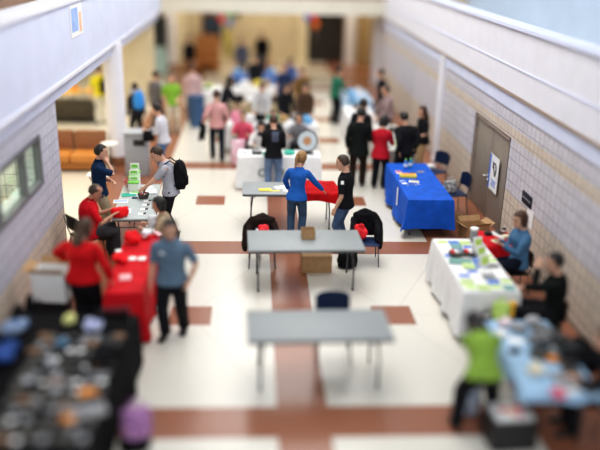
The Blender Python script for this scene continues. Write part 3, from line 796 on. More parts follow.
p15 = person('person in dark clothes at the right edge behind the pale blue table', 3.42, 7.2, 84, 1.74, (.012,.016,.014), BLK, hair='black', style='short', sleeve='long', pel=(0,0,.53), feet=[(-.12,.4,0),(.12,.4,0)], hands=[(-.2,.42,.80),(.2,.42,.80)], lean=12, head=(0,20,0), fat=1.1)
p16 = person('man in a black suit jacket and dark brown trousers beside the woman in red', 1.77, 16.62, -8, 1.80, (.010,.011,.014), (.030,.016,.011), hair='black', style='short', sleeve='long', hem=-.2, hands=[(-.24,.04,.86),(.22,.25,1.0)], head=(-20,14,0), fat=1.12, det=False, vox=.009)
p17 = person('woman in a red jacket and black trousers at the pale grey table', 2.25, 16.47, -22, 1.66, (.44,.015,.03), BLK, hair='black', style='bob', sleeve='long', hem=-.16, fem=True, fat=1.1, hands=[(-.10,.32,1.08),(.20,.36,1.05)], head=(-10,22,0), vox=.009)
p18 = person('man dressed in black standing between the blue and grey tables', 2.80, 16.42, 22, 1.76, (.014,.012,.011), BLK, hair='black', style='short', sleeve='long', hands=[(-.22,-.10,.90),(.10,-.16,.95)], lean=10, head=(14,20,0), fat=1.4, vox=.009)
p19 = person('woman with long reddish hair in black top and tan skirt by the wall', 3.42, 17.55, 108, 1.68, (.014,.012,.014), (.42,.30,.17), hair='auburn', style='long', sleeve='short', fem=True, fat=1.12, hands=[(-.15,.30,1.02),(.18,.22,.98)], skirt=True, vox=.009)
p20 = person('man in a dark suit behind the man in the black suit jacket', 1.95, 17.75, -30, 1.78, (.012,.012,.016), BLK, hair='black', style='short', sleeve='long', hem=-.18, head=(-10,15,0), det=False, vox=.011)
p21 = person('person in a pinkish grey shirt behind the far white table on the right', 3.05, 20.2, 100, 1.70, (.34,.25,.25), (.05,.05,.06), hair='black', style='short', sleeve='long', lean=12, hands=[(-.2,.38,.9),(.2,.38,.9)], det=False, vox=.011)
p22 = person('person in a white shirt and jeans leaning on the grey kiosk', -2.66, 17.25, 78, 1.72, (.60,.60,.66), (.09,.17,.33), hair='black', style='short', sleeve='long', hands=[(-.10,.36,1.10),(.12,.36,1.10)], lean=10, head=(0,20,0), det=False, vox=.010)
p23 = person('person in a lime green top and pale trousers in the left aisle', -2.90, 21.5, 190, 1.72, (.25,.50,.06), (.58,.53,.42), hair='auburn', style='short', hands=[(-.16,.22,1.02),(.2,.16,.95)], det=False, vox=.011)
p24 = person('person in grey standing behind the person in lime green', -3.42, 21.9, -40, 1.70, (.16,.15,.16), (.10,.09,.09), hair='brown', style='short', sleeve='long', det=False, vox=.011)
p25 = person('person in a yellow shirt and white trousers in the lounge', -5.10, 22.6, 20, 1.74, (.72,.66,.04), (.72,.70,.62), hair='brown', style='short', det=False, vox=.011)
p26 = person('person in dark clothes with a bright blue backpack beside the column', -3.72, 20.35, 30, 1.62, (.03,.03,.04), BLK, hair='black', style='short', sleeve='long', det=False, vox=.011)
p27 = person('person in slate grey standing at the far end, left of the one in black', -1.08, 30.2, 185, 1.72, (.11,.12,.17), (.10,.10,.12), hair='auburn', style='short', sleeve='long', det=False, vox=.014)
p28 = person('person in black standing at the far end against the beige wall', -.28, 32.3, 180, 1.74, (.012,.012,.014), (.04,.06,.10), hair='black', style='short', sleeve='long', det=False, vox=.014, fat=1.15)
p29 = person('person in black at the far left end near the orange door', -3.10, 30.2, 150, 1.76, (.012,.012,.014), (.22,.11,.06), hair='black', style='short', sleeve='long', det=False, vox=.014)
p30 = person('person with black hair and dark clothes leaning over the tables in the centre', -1.45, 21.35, -60, 1.68, (.02,.02,.025), (.05,.05,.06), hair='black', style='long', fem=True, sleeve='long', lean=25, hands=[(-.2,.5,.85),(.2,.5,.85)], det=False, vox=.011)
p31 = person('person in a pale pink shirt at the white round table in the left aisle', -2.45, 23.2, 10, 1.70, (.60,.42,.42), (.06,.10,.20), hair='auburn', style='short', sleeve='long', det=False, vox=.012)
p32 = person('seated person in red and pink behind the pink bags', -.86, 18.72, 175, 1.62, (.62,.10,.16), BLK, hair='auburn', style='short', pel=(0,0,.53), feet=[(-.1,.3,0),(.1,.3,0)], hands=[(-.2,.35,.80),(.2,.35,.80)], det=False, vox=.011)
p33 = person('seated person in black behind the person in the black sweatshirt', -.12, 18.7, 185, 1.66, (.03,.03,.03), BLK, hair='auburn', style='short', pel=(0,0,.53), feet=[(-.1,.3,0),(.1,.3,0)], hands=[(-.2,.35,.80),(.2,.35,.80)], det=False, vox=.011, skin=M_skin)
p34 = person('seated person with dark hair in grey beside the prize wheel', .52, 18.5, 170, 1.66, (.20,.20,.22), BLK, hair='black', style='bob', pel=(0,0,.53), feet=[(-.1,.3,0),(.1,.3,0)], hands=[(-.2,.35,.80),(.2,.35,.80)], det=False, vox=.011)
p35 = person('person in dark green at the light blue table in the right aisle', 1.86, 23.0, -60, 1.74, (.03,.16,.10), BLK, hair='black', style='short', sleeve='long', lean=10, hands=[(-.2,.4,.85),(.2,.4,.85)], det=False, vox=.012)
p36 = person('person in black behind the light blue table in the right aisle', 3.25, 22.6, 90, 1.76, (.014,.014,.016), BLK, hair='black', style='short', sleeve='long', lean=8, det=False, vox=.012, fat=1.1)
p37 = person('person in navy on the far side of the centre tables', .35, 23.95, 180, 1.68, (.03,.05,.12), BLK, hair='black', style='short', det=False, vox=.012)
for (x, y, f, h_, c_, hr_, st, lb) in ((.80, 20.65, 175, 1.70, (.10,.06,.04), 'black', 'short', 'person in dark brown behind the first centre table at its right end'),
        (.25, 20.75, 190, 1.66, (.02,.02,.025), 'black', 'bob', 'person in black behind the first centre table, right of its middle'),
        (-.35, 20.75, 170, 1.68, (.55,.55,.56), 'black', 'short', 'person in pale grey behind the first centre table, left of its middle'),
        (.85, 23.2, 180, 1.70, (.22,.13,.05), 'brown', 'short', 'person in tan brown behind the second centre table at its right end'),
        (-.55, 25.8, 180, 1.70, (.02,.02,.03), 'black', 'short', 'person in black behind the third centre table'),
        (.55, 25.6, 200, 1.66, (.10,.15,.35), 'brown', 'bob', 'person in blue right of the third centre table')):
    person(lb, x, y, f, h_, c_, BLK, hair=hr_, style=st, sleeve='long', hands=[(-.2,.35,.9),(.2,.35,.9)], lean=14, head=(0,25,0), det=False, vox=.012)
for k, (x, y) in enumerate(((-.86, 18.85), (-.12, 18.85), (.52, 18.64))):
    chair(['dark chair under the person in red and pink in the centre', 'dark chair under the person in black in the centre', 'dark chair under the person in grey beside the prize wheel'][k], x, y, 180, M_blackp)
# ------------------------------------------------------------------ small things
def T1(name, bm, m, label, cat, loc, rz=0, group=None, **k):
    o = link(name, bm, m, **k); o.location = loc; o.rotation_euler = (0,0,D(rz)); return tag(o, label, cat, group)
def backpack(label, x, y, z, rz, m, s=1.0):
    bm = bmesh.new()
    rings(bm, [(V((0,0,zz*s)), V((w*s,0,0)), V((0,d*s,0))) for zz, w, d in ((-.25,.06,.05),(-.24,.14,.095),(-.1,.165,.12),(.05,.16,.12),(.17,.135,.095),(.235,.08,.06),(.25,.03,.03))], 20)
    o = remeshed('backpack', bm, m, .009, wrinkle=.012, wscale=10); o.location = (x,y,z); o.rotation_euler = (0,0,D(rz))
    bm = bmesh.new(); rings(bm, [(V((0,-.085*s,zz*s)), V((w*s,0,0)), V((0,d*s,0))) for zz, w, d in ((-.19,.08,.03),(-.17,.11,.06),(-.04,.11,.06),(-.01,.08,.03))], 16); link('front_pocket', bm, m, o)
    for sg in (-1,1):
        bm = bmesh.new(); tube(bm, [(sg*.09*s,.06*s,.20*s),(sg*.11*s,.16*s,.27*s),(sg*.13*s,.27*s,.20*s),(sg*.14*s,.28*s,.02*s),(sg*.13*s,.16*s,-.12*s),(sg*.11*s,.08*s,-.18*s)], .018*s, 8, True, flat=.5); link('strap', bm, m, o)
    bm = bmesh.new(); tube(bm, [(-.04*s,0,.235*s),(0,0,.275*s),(.04*s,0,.235*s)], .008, 6, True); link('handle', bm, m, o)
    return tag(o, label, 'backpack')
backpack('black backpack worn by the man in the light grey t-shirt', -1.925, 13.37, 1.21, 94, M_black, 1.05)
backpack('bright blue backpack worn beside the column', -3.62, 20.2, 1.20, 30, mat('bright_blue_nylon', (.03,.28,.75), .6, .1, 8), .95)
def tote(label, x, y, z, w, d, h, m, rz=0, handles=True, group=None, cat='bag', name='tote_bag'):
    bm = bmesh.new()
    rings(bm, [(V((0,0,zz*h)), V((w/2*a,0,0)), V((0,d/2*b,0))) for zz, a, b in ((.0,.85,.8),(.02,1.0,1.05),(.4,1.08,1.15),(.8,1.0,.8),(.98,1.02,.5),(1,.98,.4))], 24)
    o = remeshed(name, bm, m, .010, wrinkle=.012, wscale=12); o.location = (x,y,z+.012); o.rotation_euler = (0,0,D(rz))
    if handles:
        for sg in (-1,1):
            bm = bmesh.new(); tube(bm, [(-w*.22,sg*.015,h*.95),(-w*.18,sg*.03,h*1.25),(w*.18,sg*.03,h*1.25),(w*.22,sg*.015,h*.95)], .008, 6, True); link('handle', bm, m, o)
    return tag(o, label, cat, group)
def carton(label, x, y, z, w, d, h, rz=0, m=M_card, flaps=True, inner=None):
    r = empty('cardboard_box', label, 'box', (x,y,z), D(rz)); t = .006
    bm = bmesh.new(); box(bm, (0,0,t/2), (w,d,t))
    for sg in (-1,1): box(bm, (sg*(w/2-t/2),0,h/2), (t,d,h)); box(bm, (0,sg*(d/2-t/2),h/2), (w,t,h))
    link('box_body', bm, m, r, smooth=False)
    if flaps:
        for sg in (-1,1):
            bm = bmesh.new(); box(bm, (sg*(w/2+.06),0,h+.03), (.13,d-.01,.004), ry=sg*-.5); link('flap', bm, M_card, r, smooth=False)
            bm = bmesh.new(); box(bm, (0,sg*(d/2+.04),h+.05), (w-.01,.11,.004), rx=sg*.9); link('flap', bm, M_card, r, smooth=False)
    return r
def booklet(label, x, y, z, w, d, m, rz=0, group=None, mp=None, tilt=0, name='booklet', cat='booklet', t=.006):
    bm = bmesh.new(); box(bm, (0,0,t/2), (w,d,t), bev=.0012); o = T1(name, bm, M_paper if mp else m, label, cat, (x,y,z), rz, group)
    if mp:
        bm = bmesh.new(); box(bm, (0,d*.1,t+.0008), (w*.86,d*.55,.0015)); link('printed_panel', bm, mp, o, smooth=False)
    if tilt: o.rotation_euler[0] = D(tilt); 
    return o
def bottle(label, x, y, z, h, r, m, mcap, group=None):
    bm = bmesh.new(); lathe(bm, [(r*.8,0),(r,.008),(r,h*.62),(r*.85,h*.70),(r*.38,h*.82),(r*.34,h*.9)], n=16); o = T1('bottle', bm, m, label, 'bottle', (x,y,z), 0, group)
    bm = bmesh.new(); lathe(bm, [(r*.42,h*.88),(r*.44,h*.9),(r*.44,h),(r*.2,h+.003)], n=14); link('cap', bm, mcap, o)
    bm = bmesh.new(); lathe(bm, [(r*1.015,h*.25),(r*1.02,h*.26),(r*1.02,h*.52),(r*1.015,h*.53)], n=16); link('bottle_label', bm, M_paper, o)
    return o
def cup(label, x, y, z, h, r, m, group=None):
    bm = bmesh.new(); lathe(bm, [(r*.72,0),(r*.75,.004),(r,h),(r*.93,h),(r*.68,.01)], n=18); return T1('cup', bm, m, label, 'cup', (x,y,z), 0, group)
TZ = .757; CZ = .762
# grey tables
booklet('yellow notepad on the far grey folding table', -.37, 13.93, .742, .24, .15, M_yellow, 8, name='notepad', cat='notepad', t=.012)
b = booklet('open white papers fanned on the far grey folding table', -.05, 14.08, .742, .26, .20, M_paper, 20, name='paper_stack', cat='papers', t=.010)
booklet('loose white sheet under the woman in blue on the far grey table', .10, 13.94, .742, .20, .26, M_paper, -25, name='paper_sheet', cat='paper', t=.003)
booklet('yellow sheet sticking out beside the open white papers', -.20, 13.88, .742, .22, .06, M_yellow, 4, name='paper_sheet', cat='paper', t=.003)
carton('small open cardboard box on the middle grey folding table', .29, 11.42, .741, .21, .17, .16, 4, flaps=False)
bm = bmesh.new(); box(bm, (0,0,.15), (.50,.34,.30), bev=.004); o = T1('cardboard_box', bm, M_card, 'closed cardboard box on the floor under the middle grey table', 'box', (.47,11.86,0), 3)
bm = bmesh.new(); box(bm, (0,0,.301), (.50,.05,.002)); link('tape', bm, mat('packing_tape', (.5,.36,.2), .3, .05, 8), o)
tote('dark duffel bag on the floor beside the closed cardboard box', 1.02, 11.95, 0, .34, .22, .24, M_black, 10, cat='bag', name='duffel_bag')
# left light table
def display_box(label, x, y, z, h, rz):
    r = empty('display_box', label, 'display', (x,y,z), D(rz))
    bm = bmesh.new(); box(bm, (0,0,h*.3), (.19,.14,h*.6), bev=.004); link('box_body', bm, M_paper, r)
    bm = bmesh.new(); box(bm, (0,0,h*.62), (.20,.15,.03), bev=.003); link('green_band', bm, M_green, r)
    bm = bmesh.new(); box(bm, (0,.05,h*.82), (.17,.01,h*.36), bev=.003); bc = link('back_card', bm, M_paper, r)
    bm = bmesh.new(); box(bm, (0,.042,h*.86), (.12,.006,h*.14)); link('printed_panel', bm, M_green, bc)
    return r
display_box('white and green display box on the light grey table, nearest of its row', -2.84, 13.86, .742, .26, 0)
display_box('white and green display box on the light grey table, middle of its row', -2.86, 14.03, .742, .34, 3)
display_box('white and green display box on the light grey table, farthest and tallest', -2.87, 14.2, .742, .42, -2)
cup('red and white paper cup on the light grey table', -3.02, 14.10, .742, .13, .05, mat('red_white_cup', (.75,.08,.06), .5, .1, 12, col2=(.85,.8,.78)))
booklet('green leaflet spread on the light grey table', -2.90, 13.58, .742, .26, .20, M_teal, 15, name='leaflet', cat='leaflet', t=.004)
booklet('green and white leaflet beside the display boxes', -2.78, 13.70, .742, .22, .16, M_paper, -10, mp=M_green, name='leaflet', cat='leaflet')
booklet('white handout with blue print near the man in the navy polo', -2.98, 13.18, .742, .26, .20, M_paper, 5, mp=mat('pale_blue_print', (.45,.55,.80), .6, .1, 20), name='leaflet', cat='leaflet')
booklet('white handout with pale blue print in front of the man in red', -2.88, 12.66, .742, .32, .22, M_paper, 6, mp=mat('pale_blue_print2', (.55,.62,.80), .6, .1, 20), name='leaflet', cat='leaflet')
booklet('small dark card behind the wire basket on the light table', -2.76, 13.40, .742, .10, .09, M_navyc, 0, name='card', cat='card')
bm = bmesh.new(); lathe(bm, [(.07,0),(.085,.005),(.105,.085),(.098,.085),(.075,.012)], n=22)
o = T1('basket', bm, M_darkp, 'dark basket of small items on the light grey table', 'basket', (-2.60,13.40,.742))
for k in range(6):
    bm = bmesh.new(); box(bm, (.05*math.cos(k*1.05),.05*math.sin(k*1.05),.07), (.035,.02,.05), rz=k, bev=.004); link('packet', bm, [M_silver,M_redb,M_paper][k%3], o)
for k, yy in enumerate((13.22, 12.99, 12.76, 12.52)):
    o = booklet(['black and white card in the row at the table edge, farthest of four', 'black and white card in the row at the table edge, second farthest', 'black and white card in the row at the table edge, second nearest', 'black and white card in the row at the table edge, nearest of four'][k], -2.50, yy, .742, .15, .12, M_paper, 4, name='card', cat='card')
    bm = bmesh.new(); box(bm, (.04,0,.011), (.055,.08,.010), bev=.003); link('black_clip', bm, M_blackp, o)
booklet('stack of white handouts in front of the man with the backpack', -2.52, 13.75, .742, .22, .28, M_paper, 10, name='paper_stack', cat='papers', t=.02)
booklet('white tissue-like papers at the far end of the light table', -2.62, 14.05, .742, .22, .16, M_paper, 30, name='paper_sheet', cat='paper', t=.004)
booklet('small yellow card by the red bag', -2.80, 12.42, .742, .09, .07, M_yellow, 30, name='card', cat='card')
tote('bright red bag held by the seated man in red', -2.86, 12.38, .742, .30, .20, .15, M_redb, 30, handles=False, name='gift_bag')
tote('bright red bag beside the woman with black curly hair', -2.13, 12.08, .45, .22, .14, .34, M_redb, 70, name='gift_bag')
tote('crinkled clear and white plastic bag at the aisle end of the light table', -2.26, 12.05, .66, .16, .14, .22, mat('clear_white_plastic', (.70,.72,.76), .3, .1, 9), 10, handles=False, name='plastic_bag')
r = empty('side_table', 'small white topped side table behind the man in the navy polo', 'table', (-3.70,14.95,0))
bm = bmesh.new(); box(bm, (0,0,.72), (.46,.34,.02), bev=.006); link('tabletop', bm, M_paper, r)
for sx in (-1,1):
    for sy in (-1,1):
        bm = bmesh.new(); tube(bm, [(sx*.17,sy*.12,.71),(-sx*.17,sy*.12,.01)], .011, 8); link('leg', bm, M_metal, r)
# red table
heap('gift_bag', 'red drawstring bag on the red tablecloth, nearest the light table', 'bag', -2.50, 11.10, CZ, .17,.15,.22, M_redb, 11)
heap('folded_shirt', 'folded red shirt in the middle of the red tablecloth', 'clothing', -2.50, 10.42, CZ, .16,.18,.10, M_redb, 12)
heap('plastic_bag', 'crumpled white and clear plastic bag on the red tablecloth', 'bag', -2.26, 11.33, CZ, .10,.12,.14, mat('clear_white_plastic2', (.72,.72,.76), .35, .12, 9), 13)
heap('folded_shirt', 'crumpled pink and white tissue at the far end of the red tablecloth', 'clothing', -2.10, 11.42, CZ, .08,.08,.08, mat('pink_white', (.8,.5,.52), .6, .2, 9), 14)
booklet('white card on the red tablecloth, left of a pair', -2.37, 10.50, CZ, .11, .13, M_paper, 5, name='card', cat='card')
booklet('white card on the red tablecloth, right of a pair', -2.23, 10.50, CZ, .11, .13, M_paper, -4, name='card', cat='card')
booklet('pale pink sheet nearer the camera on the red tablecloth', -2.37, 9.83, CZ, .16, .20, mat('pale_pink_paper', (.75,.42,.45), .6, .05, 9), 8, name='paper_sheet', cat='paper')
booklet('small white card half hidden beside the red drawstring bag', -2.62, 10.80, CZ, .09, .10, M_paper, 20, name='card', cat='card')
# box beside the woman in red
bm = bmesh.new(); box(bm, (0,0,.25), (.44,.36,.50), bev=.01); o = T1('bin', bm, M_blackp, 'black bin under the white carton by the left wall', 'bin', (-3.38,9.80,0), -4)
o = carton('white open carton with brown flaps beside the woman in red', -3.34, 9.74, .505, .46, .36, .42, -6, m=M_paper)
bm = bmesh.new(); box(bm, (0,-.163,.17), (.16,.003,.12)); link('printed_panel', bm, mat('pale_blue_print3', (.45,.52,.72), .6, .2, 20), o)
# blue table
bottle('blue bottle with green cap at the far end of the blue table, left one', 2.62, 15.42, TZ, .22, .045, M_bprint, M_green)
bottle('blue bottle with green cap at the far end of the blue table, right one', 2.74, 15.50, TZ, .22, .045, mat('teal_bottle', (.02,.25,.45), .3, .1, 9), M_green)
bm = bmesh.new(); box(bm, (0,0,.03), (.34,.16,.06), bev=.006); o = T1('box', bm, M_yellow, 'yellow box of flyers on the royal blue tablecloth', 'box', (2.56,14.82,TZ), -4)
bm = bmesh.new(); box(bm, (0,0,.062), (.28,.10,.006)); link('printed_panel', bm, M_orange, o)
booklet('white leaflet on the blue cloth left of the yellow box', 2.43, 15.15, TZ, .12, .20, M_paper, 0, mp=M_redb, name='leaflet', cat='leaflet')
booklet('white leaflet at the left edge of the blue cloth nearer the camera', 2.40, 14.45, TZ, .10, .26, M_paper, 3, mp=M_bprint, name='leaflet', cat='leaflet')
booklet('white leaflet beside the keys on the blue cloth', 2.62, 14.50, TZ, .20, .14, M_paper, -14, mp=mat('tan_print', (.6,.5,.3), .6, .1, 9), name='leaflet', cat='leaflet')
booklet('grey leaflet right of the bottles on the blue cloth', 2.90, 15.20, TZ, .16, .12, M_silver, 20, name='leaflet', cat='leaflet')
booklet('dark card behind the leaflets on the blue cloth', 2.72, 15.12, TZ, .10, .08, M_darkp, 40, name='card', cat='card')
for k in range(4):
    bm = bmesh.new(); tube(bm, [(-.03,0,.006),(0,.01,.010),(.035,-.005,.006)], .006, 6, True); ellip(bm, (-.04,0,.007), (.014,.014,.006))
    T1('key', bm, M_chrome, 'small metal key lying on the royal blue tablecloth', 'key', (2.52+k*.05, 14.28+.04*(k%2), TZ), k*40, 'keys on the blue tablecloth')
bm = bmesh.new(); tube(bm, [(0,-.19,.0),(0,-.19,.26)], .002, 6); box(bm, (0,0,0), (.10,.004,.36)); bmesh.ops.rotate(bm, verts=bm.verts[:], cent=(0,0,0), matrix=Matrix.Rotation(PI/2,3,'Z'))
T1('hanging_notice', bm, M_paper, 'narrow white notice hanging on the aisle side of the blue tablecloth', 'notice', (2.235,14.15,.56))
heap('pillow', 'white cushion or cloth bundle on the chair beyond the blue table', 'cushion', 3.32, 16.32, .47, .20,.17,.16, M_wcloth, 21)
tote('black and white patterned bag on the navy chair by the double door', 3.42, 14.72, .465, .30, .20, .24, mat('black_white_pattern', (.03,.03,.03), .6, .1, 22, col2=(.7,.7,.7)), 20)
carton('open cardboard box on the floor in front of the double door', 3.62, 13.45, 0, .46, .36, .24, 12)
carton('smaller cardboard box on the floor behind the blue table', 3.36, 14.08, 0, .36, .28, .20, -8, flaps=False)
heap('plastic_bag', 'crumpled white plastic inside the open cardboard box', 'bag', 3.60, 13.45, .02, .14,.12,.16, M_wcloth, 22)
# posters and signs on the wall and door
bm = bmesh.new(); box(bm, (0,0,0), (.006,.58,.70)); po = T1('poster', bm, M_paper, 'white poster with a blue edge taped on the brown double door', 'poster', (RX+.0,14.13,1.05), smooth=False)
bm = bmesh.new(); box(bm, (-.005,.24,0), (.004,.08,.68)); link('blue_edge', bm, M_bprint, po)
bm = bmesh.new(); tube(bm, [(-.005,-.06+.10*math.cos(a*.35),.10+.12*math.sin(a*.35)) for a in range(14)], .014, 6, True); tube(bm, [(-.005,-.12,-.02),(-.005,-.02,.10),(-.005,.05,.22)], .014, 6, True); link('emblem', bm, M_blackp, po)
bm = bmesh.new(); [box(bm, (-.005,-.06,-.14-k*.05), (.004,.30-.06*(k%2),.018)) for k in range(3)]; link('printed_lines', bm, M_bprint, po)
bm = bmesh.new(); box(bm, (0,0,0), (.02,.46,.20), bev=.004); sg_ = T1('wall_sign', bm, M_blackp, 'small black wall sign with a pale stripe above the seated woman', 'sign', (RX-.012,12.17,1.17))
bm = bmesh.new(); box(bm, (-.012,0,0), (.004,.42,.025)); link('stripe', bm, M_silver, sg_)
bm = bmesh.new(); box(bm, (0,0,0), (.006,.30,.30)); T1('notice', bm, M_paper, 'white notice on the block wall behind the seated woman', 'notice', (RX-.006,11.95,.90), smooth=False)
bm = bmesh.new(); box(bm, (0,0,0), (.006,.95,.55)); po = T1('poster', bm, M_paper, 'white poster with blue and orange print on the left balcony front', 'poster', (LX+.137,14.25,3.80), smooth=False)
bm = bmesh.new(); box(bm, (.005,-.15,.02), (.004,.5,.40)); link('blue_print', bm, mat('soft_blue_print', (.35,.50,.90), .6, .2, 5), po)
bm = bmesh.new(); box(bm, (.006,.28,-.05), (.004,.18,.34)); link('orange_print', bm, mat('soft_orange_print', (.85,.55,.40), .6, .1, 5), po)
# red side table
for k, (x, y, c, m) in enumerate(((3.28,11.55,'black',M_blackp),(3.45,11.58,'dark grey',M_darkp),(3.52,11.40,'cream',mat('cream_box',(.75,.68,.5),.6,.05,9)))):
    bm = bmesh.new(); box(bm, (0,0,.02), (.13,.10,.04), bev=.006); box(bm, (0,0,.045), (.11,.08,.012), bev=.004)
    T1('tray', bm, m, f'{c} tray of small items on the short red tablecloth', 'tray', (x,y,TZ), 10*k)
bottle('small dark bottle on the short red tablecloth', 3.56, 11.62, TZ, .12, .03, M_blackp, M_paper)
booklet('cream booklet near the woman on the short red tablecloth', 3.36, 11.26, TZ, .20, .14, M_paper, 20, mp=M_lgreen)
booklet('white booklet held open by the seated woman in blue-grey', 3.27, 11.06, .93, .15, .20, M_paper, 80, tilt=25)
# brochures on the white cloth
cols = [('green',M_green),('lime',mat('pale_lime_print', (.52,.66,.28), .6, .15, 30)),('blue',mat('soft_blue_print2', (.12,.24,.58), .6, .3, 25)),('white',M_paper),('teal',mat('grey_teal', (.18,.36,.32), .6, .2, 20)),('grey',M_silver),('dark',M_darkp)]
rd = random.Random(5)
cnt = 0
for j in range(10):
    for i in range(4):
        x = 2.42+i*.185+rd.uniform(-.015,.015); y = 9.46+j*.188+rd.uniform(-.012,.012)
        if i == 0 and j in (3,4): continue
        nm, m = cols[rd.choice((0,1,1,2,2,3,4,5,6))]
        booklet(f'{nm} brochure on the white tablecloth among its look-alikes', x, y, CZ+.001, .175, .18, m, rd.uniform(-12,12), f'{nm} brochures on the white tablecloth', mp=rd.choice((None,None,M_paper,M_lgreen,M_bprint,None)), name='brochure', cat='brochure', t=rd.choice((.004,.012,.02)))
bm = bmesh.new(); lathe(bm, [(.055,0),(.06,.01),(.06,.16),(.045,.18)], n=20); o = T1('jar', bm, M_silver, 'tall grey jar with a white lid at the far corner of the white tablecloth', 'jar', (2.96,11.29,CZ))
bm = bmesh.new(); lathe(bm, [(.06,.175),(.064,.18),(.064,.21),(.03,.215)], n=20); link('lid', bm, M_paper, o)
for k, (x, y) in enumerate(((2.50,10.60),(2.72,10.62))):
    bm = bmesh.new(); box(bm, (0,0,.030), (.20,.16,.05), bev=.004); o = T1('tray', bm, M_darkp, ['dark tray of brochures in the middle of the white tablecloth, left one','dark tray of brochures in the middle of the white tablecloth, right one'][k], 'tray', (x,y,CZ+.02))
    for q in range(3):
        bm = bmesh.new(); box(bm, (-.06+q*.06,0,.06), (.045,.12,.03), rz=.1*q); link('packet', bm, [M_redb,M_paper,M_silver][q], o)
for k in range(3):
    bm = bmesh.new(); box(bm, (0,0,.11), (.15,.02,.20), rx=-.25, bev=.003); box(bm, (0,.05,.09), (.12,.01,.18), rx=.35)
    o = T1('standing_sign', bm, M_paper, ['white and green standing card on the white tablecloth, farthest of three','white and green standing card on the white tablecloth, middle of three','white and green standing card on the white tablecloth, nearest of three'][k], 'display', (2.90-.05*k,10.85-.35*k,CZ+.012), 20)
    bm = bmesh.new(); box(bm, (0,-.013,.12), (.12,.003,.12), rx=-.25); link('printed_panel', bm, M_lgreen, o)
tote('orange and yellow bag beside the man in black', 2.98, 9.28, .40, .16, .12, .22, mat('yellow_orange_bag', (.80,.45,.04), .6, .2, 9), 10, handles=False)
tote('lime green bag between the white and pale blue tables', 2.72, 8.98, .50, .22, .14, .26, M_lgreen, -15)
tote('black bag on the floor between the white and pale blue tables', 2.55, 9.02, 0, .3, .2, .5, M_black, -15)
# pale blue table clutter
heap('clothing_pile', 'pile of grey and black clothing on the pale blue tablecloth', 'clothing', 2.86, 7.95, TZ, .22,.36,.14, mat('grey_black_mix', (.05,.05,.055), .7, .2, 14, col2=(.30,.30,.30)), 31)
heap('clothing_pile', 'pale crumpled bag at the middle of the pale blue tablecloth', 'bag', 2.56, 7.26, TZ, .13,.14,.10, mat('cream_bag', (.70,.64,.50), .7, .1, 9), 32)
heap('clothing_pile', 'white and pink heap at the far end of the pale blue tablecloth', 'clothing', 2.56, 8.38, TZ, .16,.10,.10, mat('white_pink_mix', (.8,.55,.58), .7, .1, 9, col2=(.8,.8,.8)), 33)
heap('clothing_pile', 'white and grey striped heap near the lime bag', 'clothing', 2.92, 8.36, TZ, .14,.10,.14, mat('white_grey_mix', (.35,.35,.37), .7, .1, 14, col2=(.8,.8,.8)), 34)
booklet('red packet near the front of the pale blue tablecloth', 2.66, 6.82, TZ, .12, .16, mat('red_packet',(.65,.06,.12),.5,.1,9), 10, name='packet', cat='packet', t=.03)
booklet('white and grey magazine at the front right of the pale blue tablecloth', 2.86, 6.95, TZ, .24, .20, M_paper, 25, mp=M_silver, name='magazine', cat='magazine', t=.012)
booklet('dark magazine beside the orange packet on the pale blue tablecloth', 2.98, 7.25, TZ, .20, .26, M_darkp, -12, name='magazine', cat='magazine', t=.015)
booklet('orange packet on the pale blue tablecloth', 2.86, 7.52, TZ, .14, .10, M_orange, 20, name='packet', cat='packet', t=.04)
booklet('dark wallet at the left of the pale blue tablecloth', 2.48, 7.72, TZ, .14, .10, M_blackp, 20, name='wallet', cat='wallet', t=.02)
booklet('white paper in front of the black clothing pile', 2.58, 7.98, TZ, .18, .14, M_paper, -20, name='paper_sheet', cat='paper')
heap('jacket', 'black coat heaped at the right end of the pale blue table', 'jacket', 3.30, 7.75, .42, .20,.34,.44, M_black, 35)
heap('scarf', 'dark green scarf on the person at the right edge', 'scarf', 3.38, 7.18, 1.12, .13,.12,.14, mat('dark_green_knit', (.05,.13,.03), .8, .2, 14), 36)
tote('denim blue and white bag on the floor behind the woman in lime green', 1.96, 7.62, 0, .30, .22, .42, mat('denim_white_bag', (.10,.16,.28), .7, .1, 10, col2=(.62,.66,.75)), 10, cat='bag')
for k, (x, y, m, nm, w_, d_, t_) in enumerate(((2.98,8.05,M_blackp,'black',.26,.20,.08),(2.75,7.62,M_darkp,'dark patterned',.22,.18,.06),(3.00,7.78,M_paper,'white',.20,.16,.05),(2.45,8.14,M_paper,'small white',.14,.12,.03),
        (3.02,7.48,M_blackp,'thick black',.18,.24,.07),(2.78,7.12,M_silver,'silver grey',.16,.20,.03),(3.02,6.92,M_blackp,'flat black',.18,.22,.03),(2.70,8.25,M_silver,'grey',.18,.16,.06))):
    booklet(f'{nm} case among the clutter on the pale blue tablecloth', x, y, TZ+.004, w_, d_, m, k*37, name='case', cat='case', t=t_)
heap('clothing_pile', 'dark grey crumpled coat along the wall side of the pale blue tablecloth', 'clothing', 3.02, 7.72, TZ+.05, .14,.34,.14, mat('charcoal_coat', (.03,.035,.035), .8, .2, 10), 131)
r = empty('crate', 'dark crate holding a white and red carton at the bottom right', 'crate', (2.27,7.06,0), D(4))
bm = bmesh.new(); box(bm, (0,0,.02), (.50,.40,.03))
for sg in (-1,1): box(bm, (sg*.245,0,.19), (.015,.40,.36)); box(bm, (0,sg*.195,.19), (.48,.015,.36))
link('crate_body', bm, M_blackp, r, smooth=False)
bm = bmesh.new()
for sg in (-1,1): tube(bm, [(sg*.245,-.195,.37),(sg*.245,.195,.37)], .014, 8); tube(bm, [(-.245,sg*.195,.37),(.245,sg*.195,.37)], .014, 8)
link('rim', bm, M_metal, r)
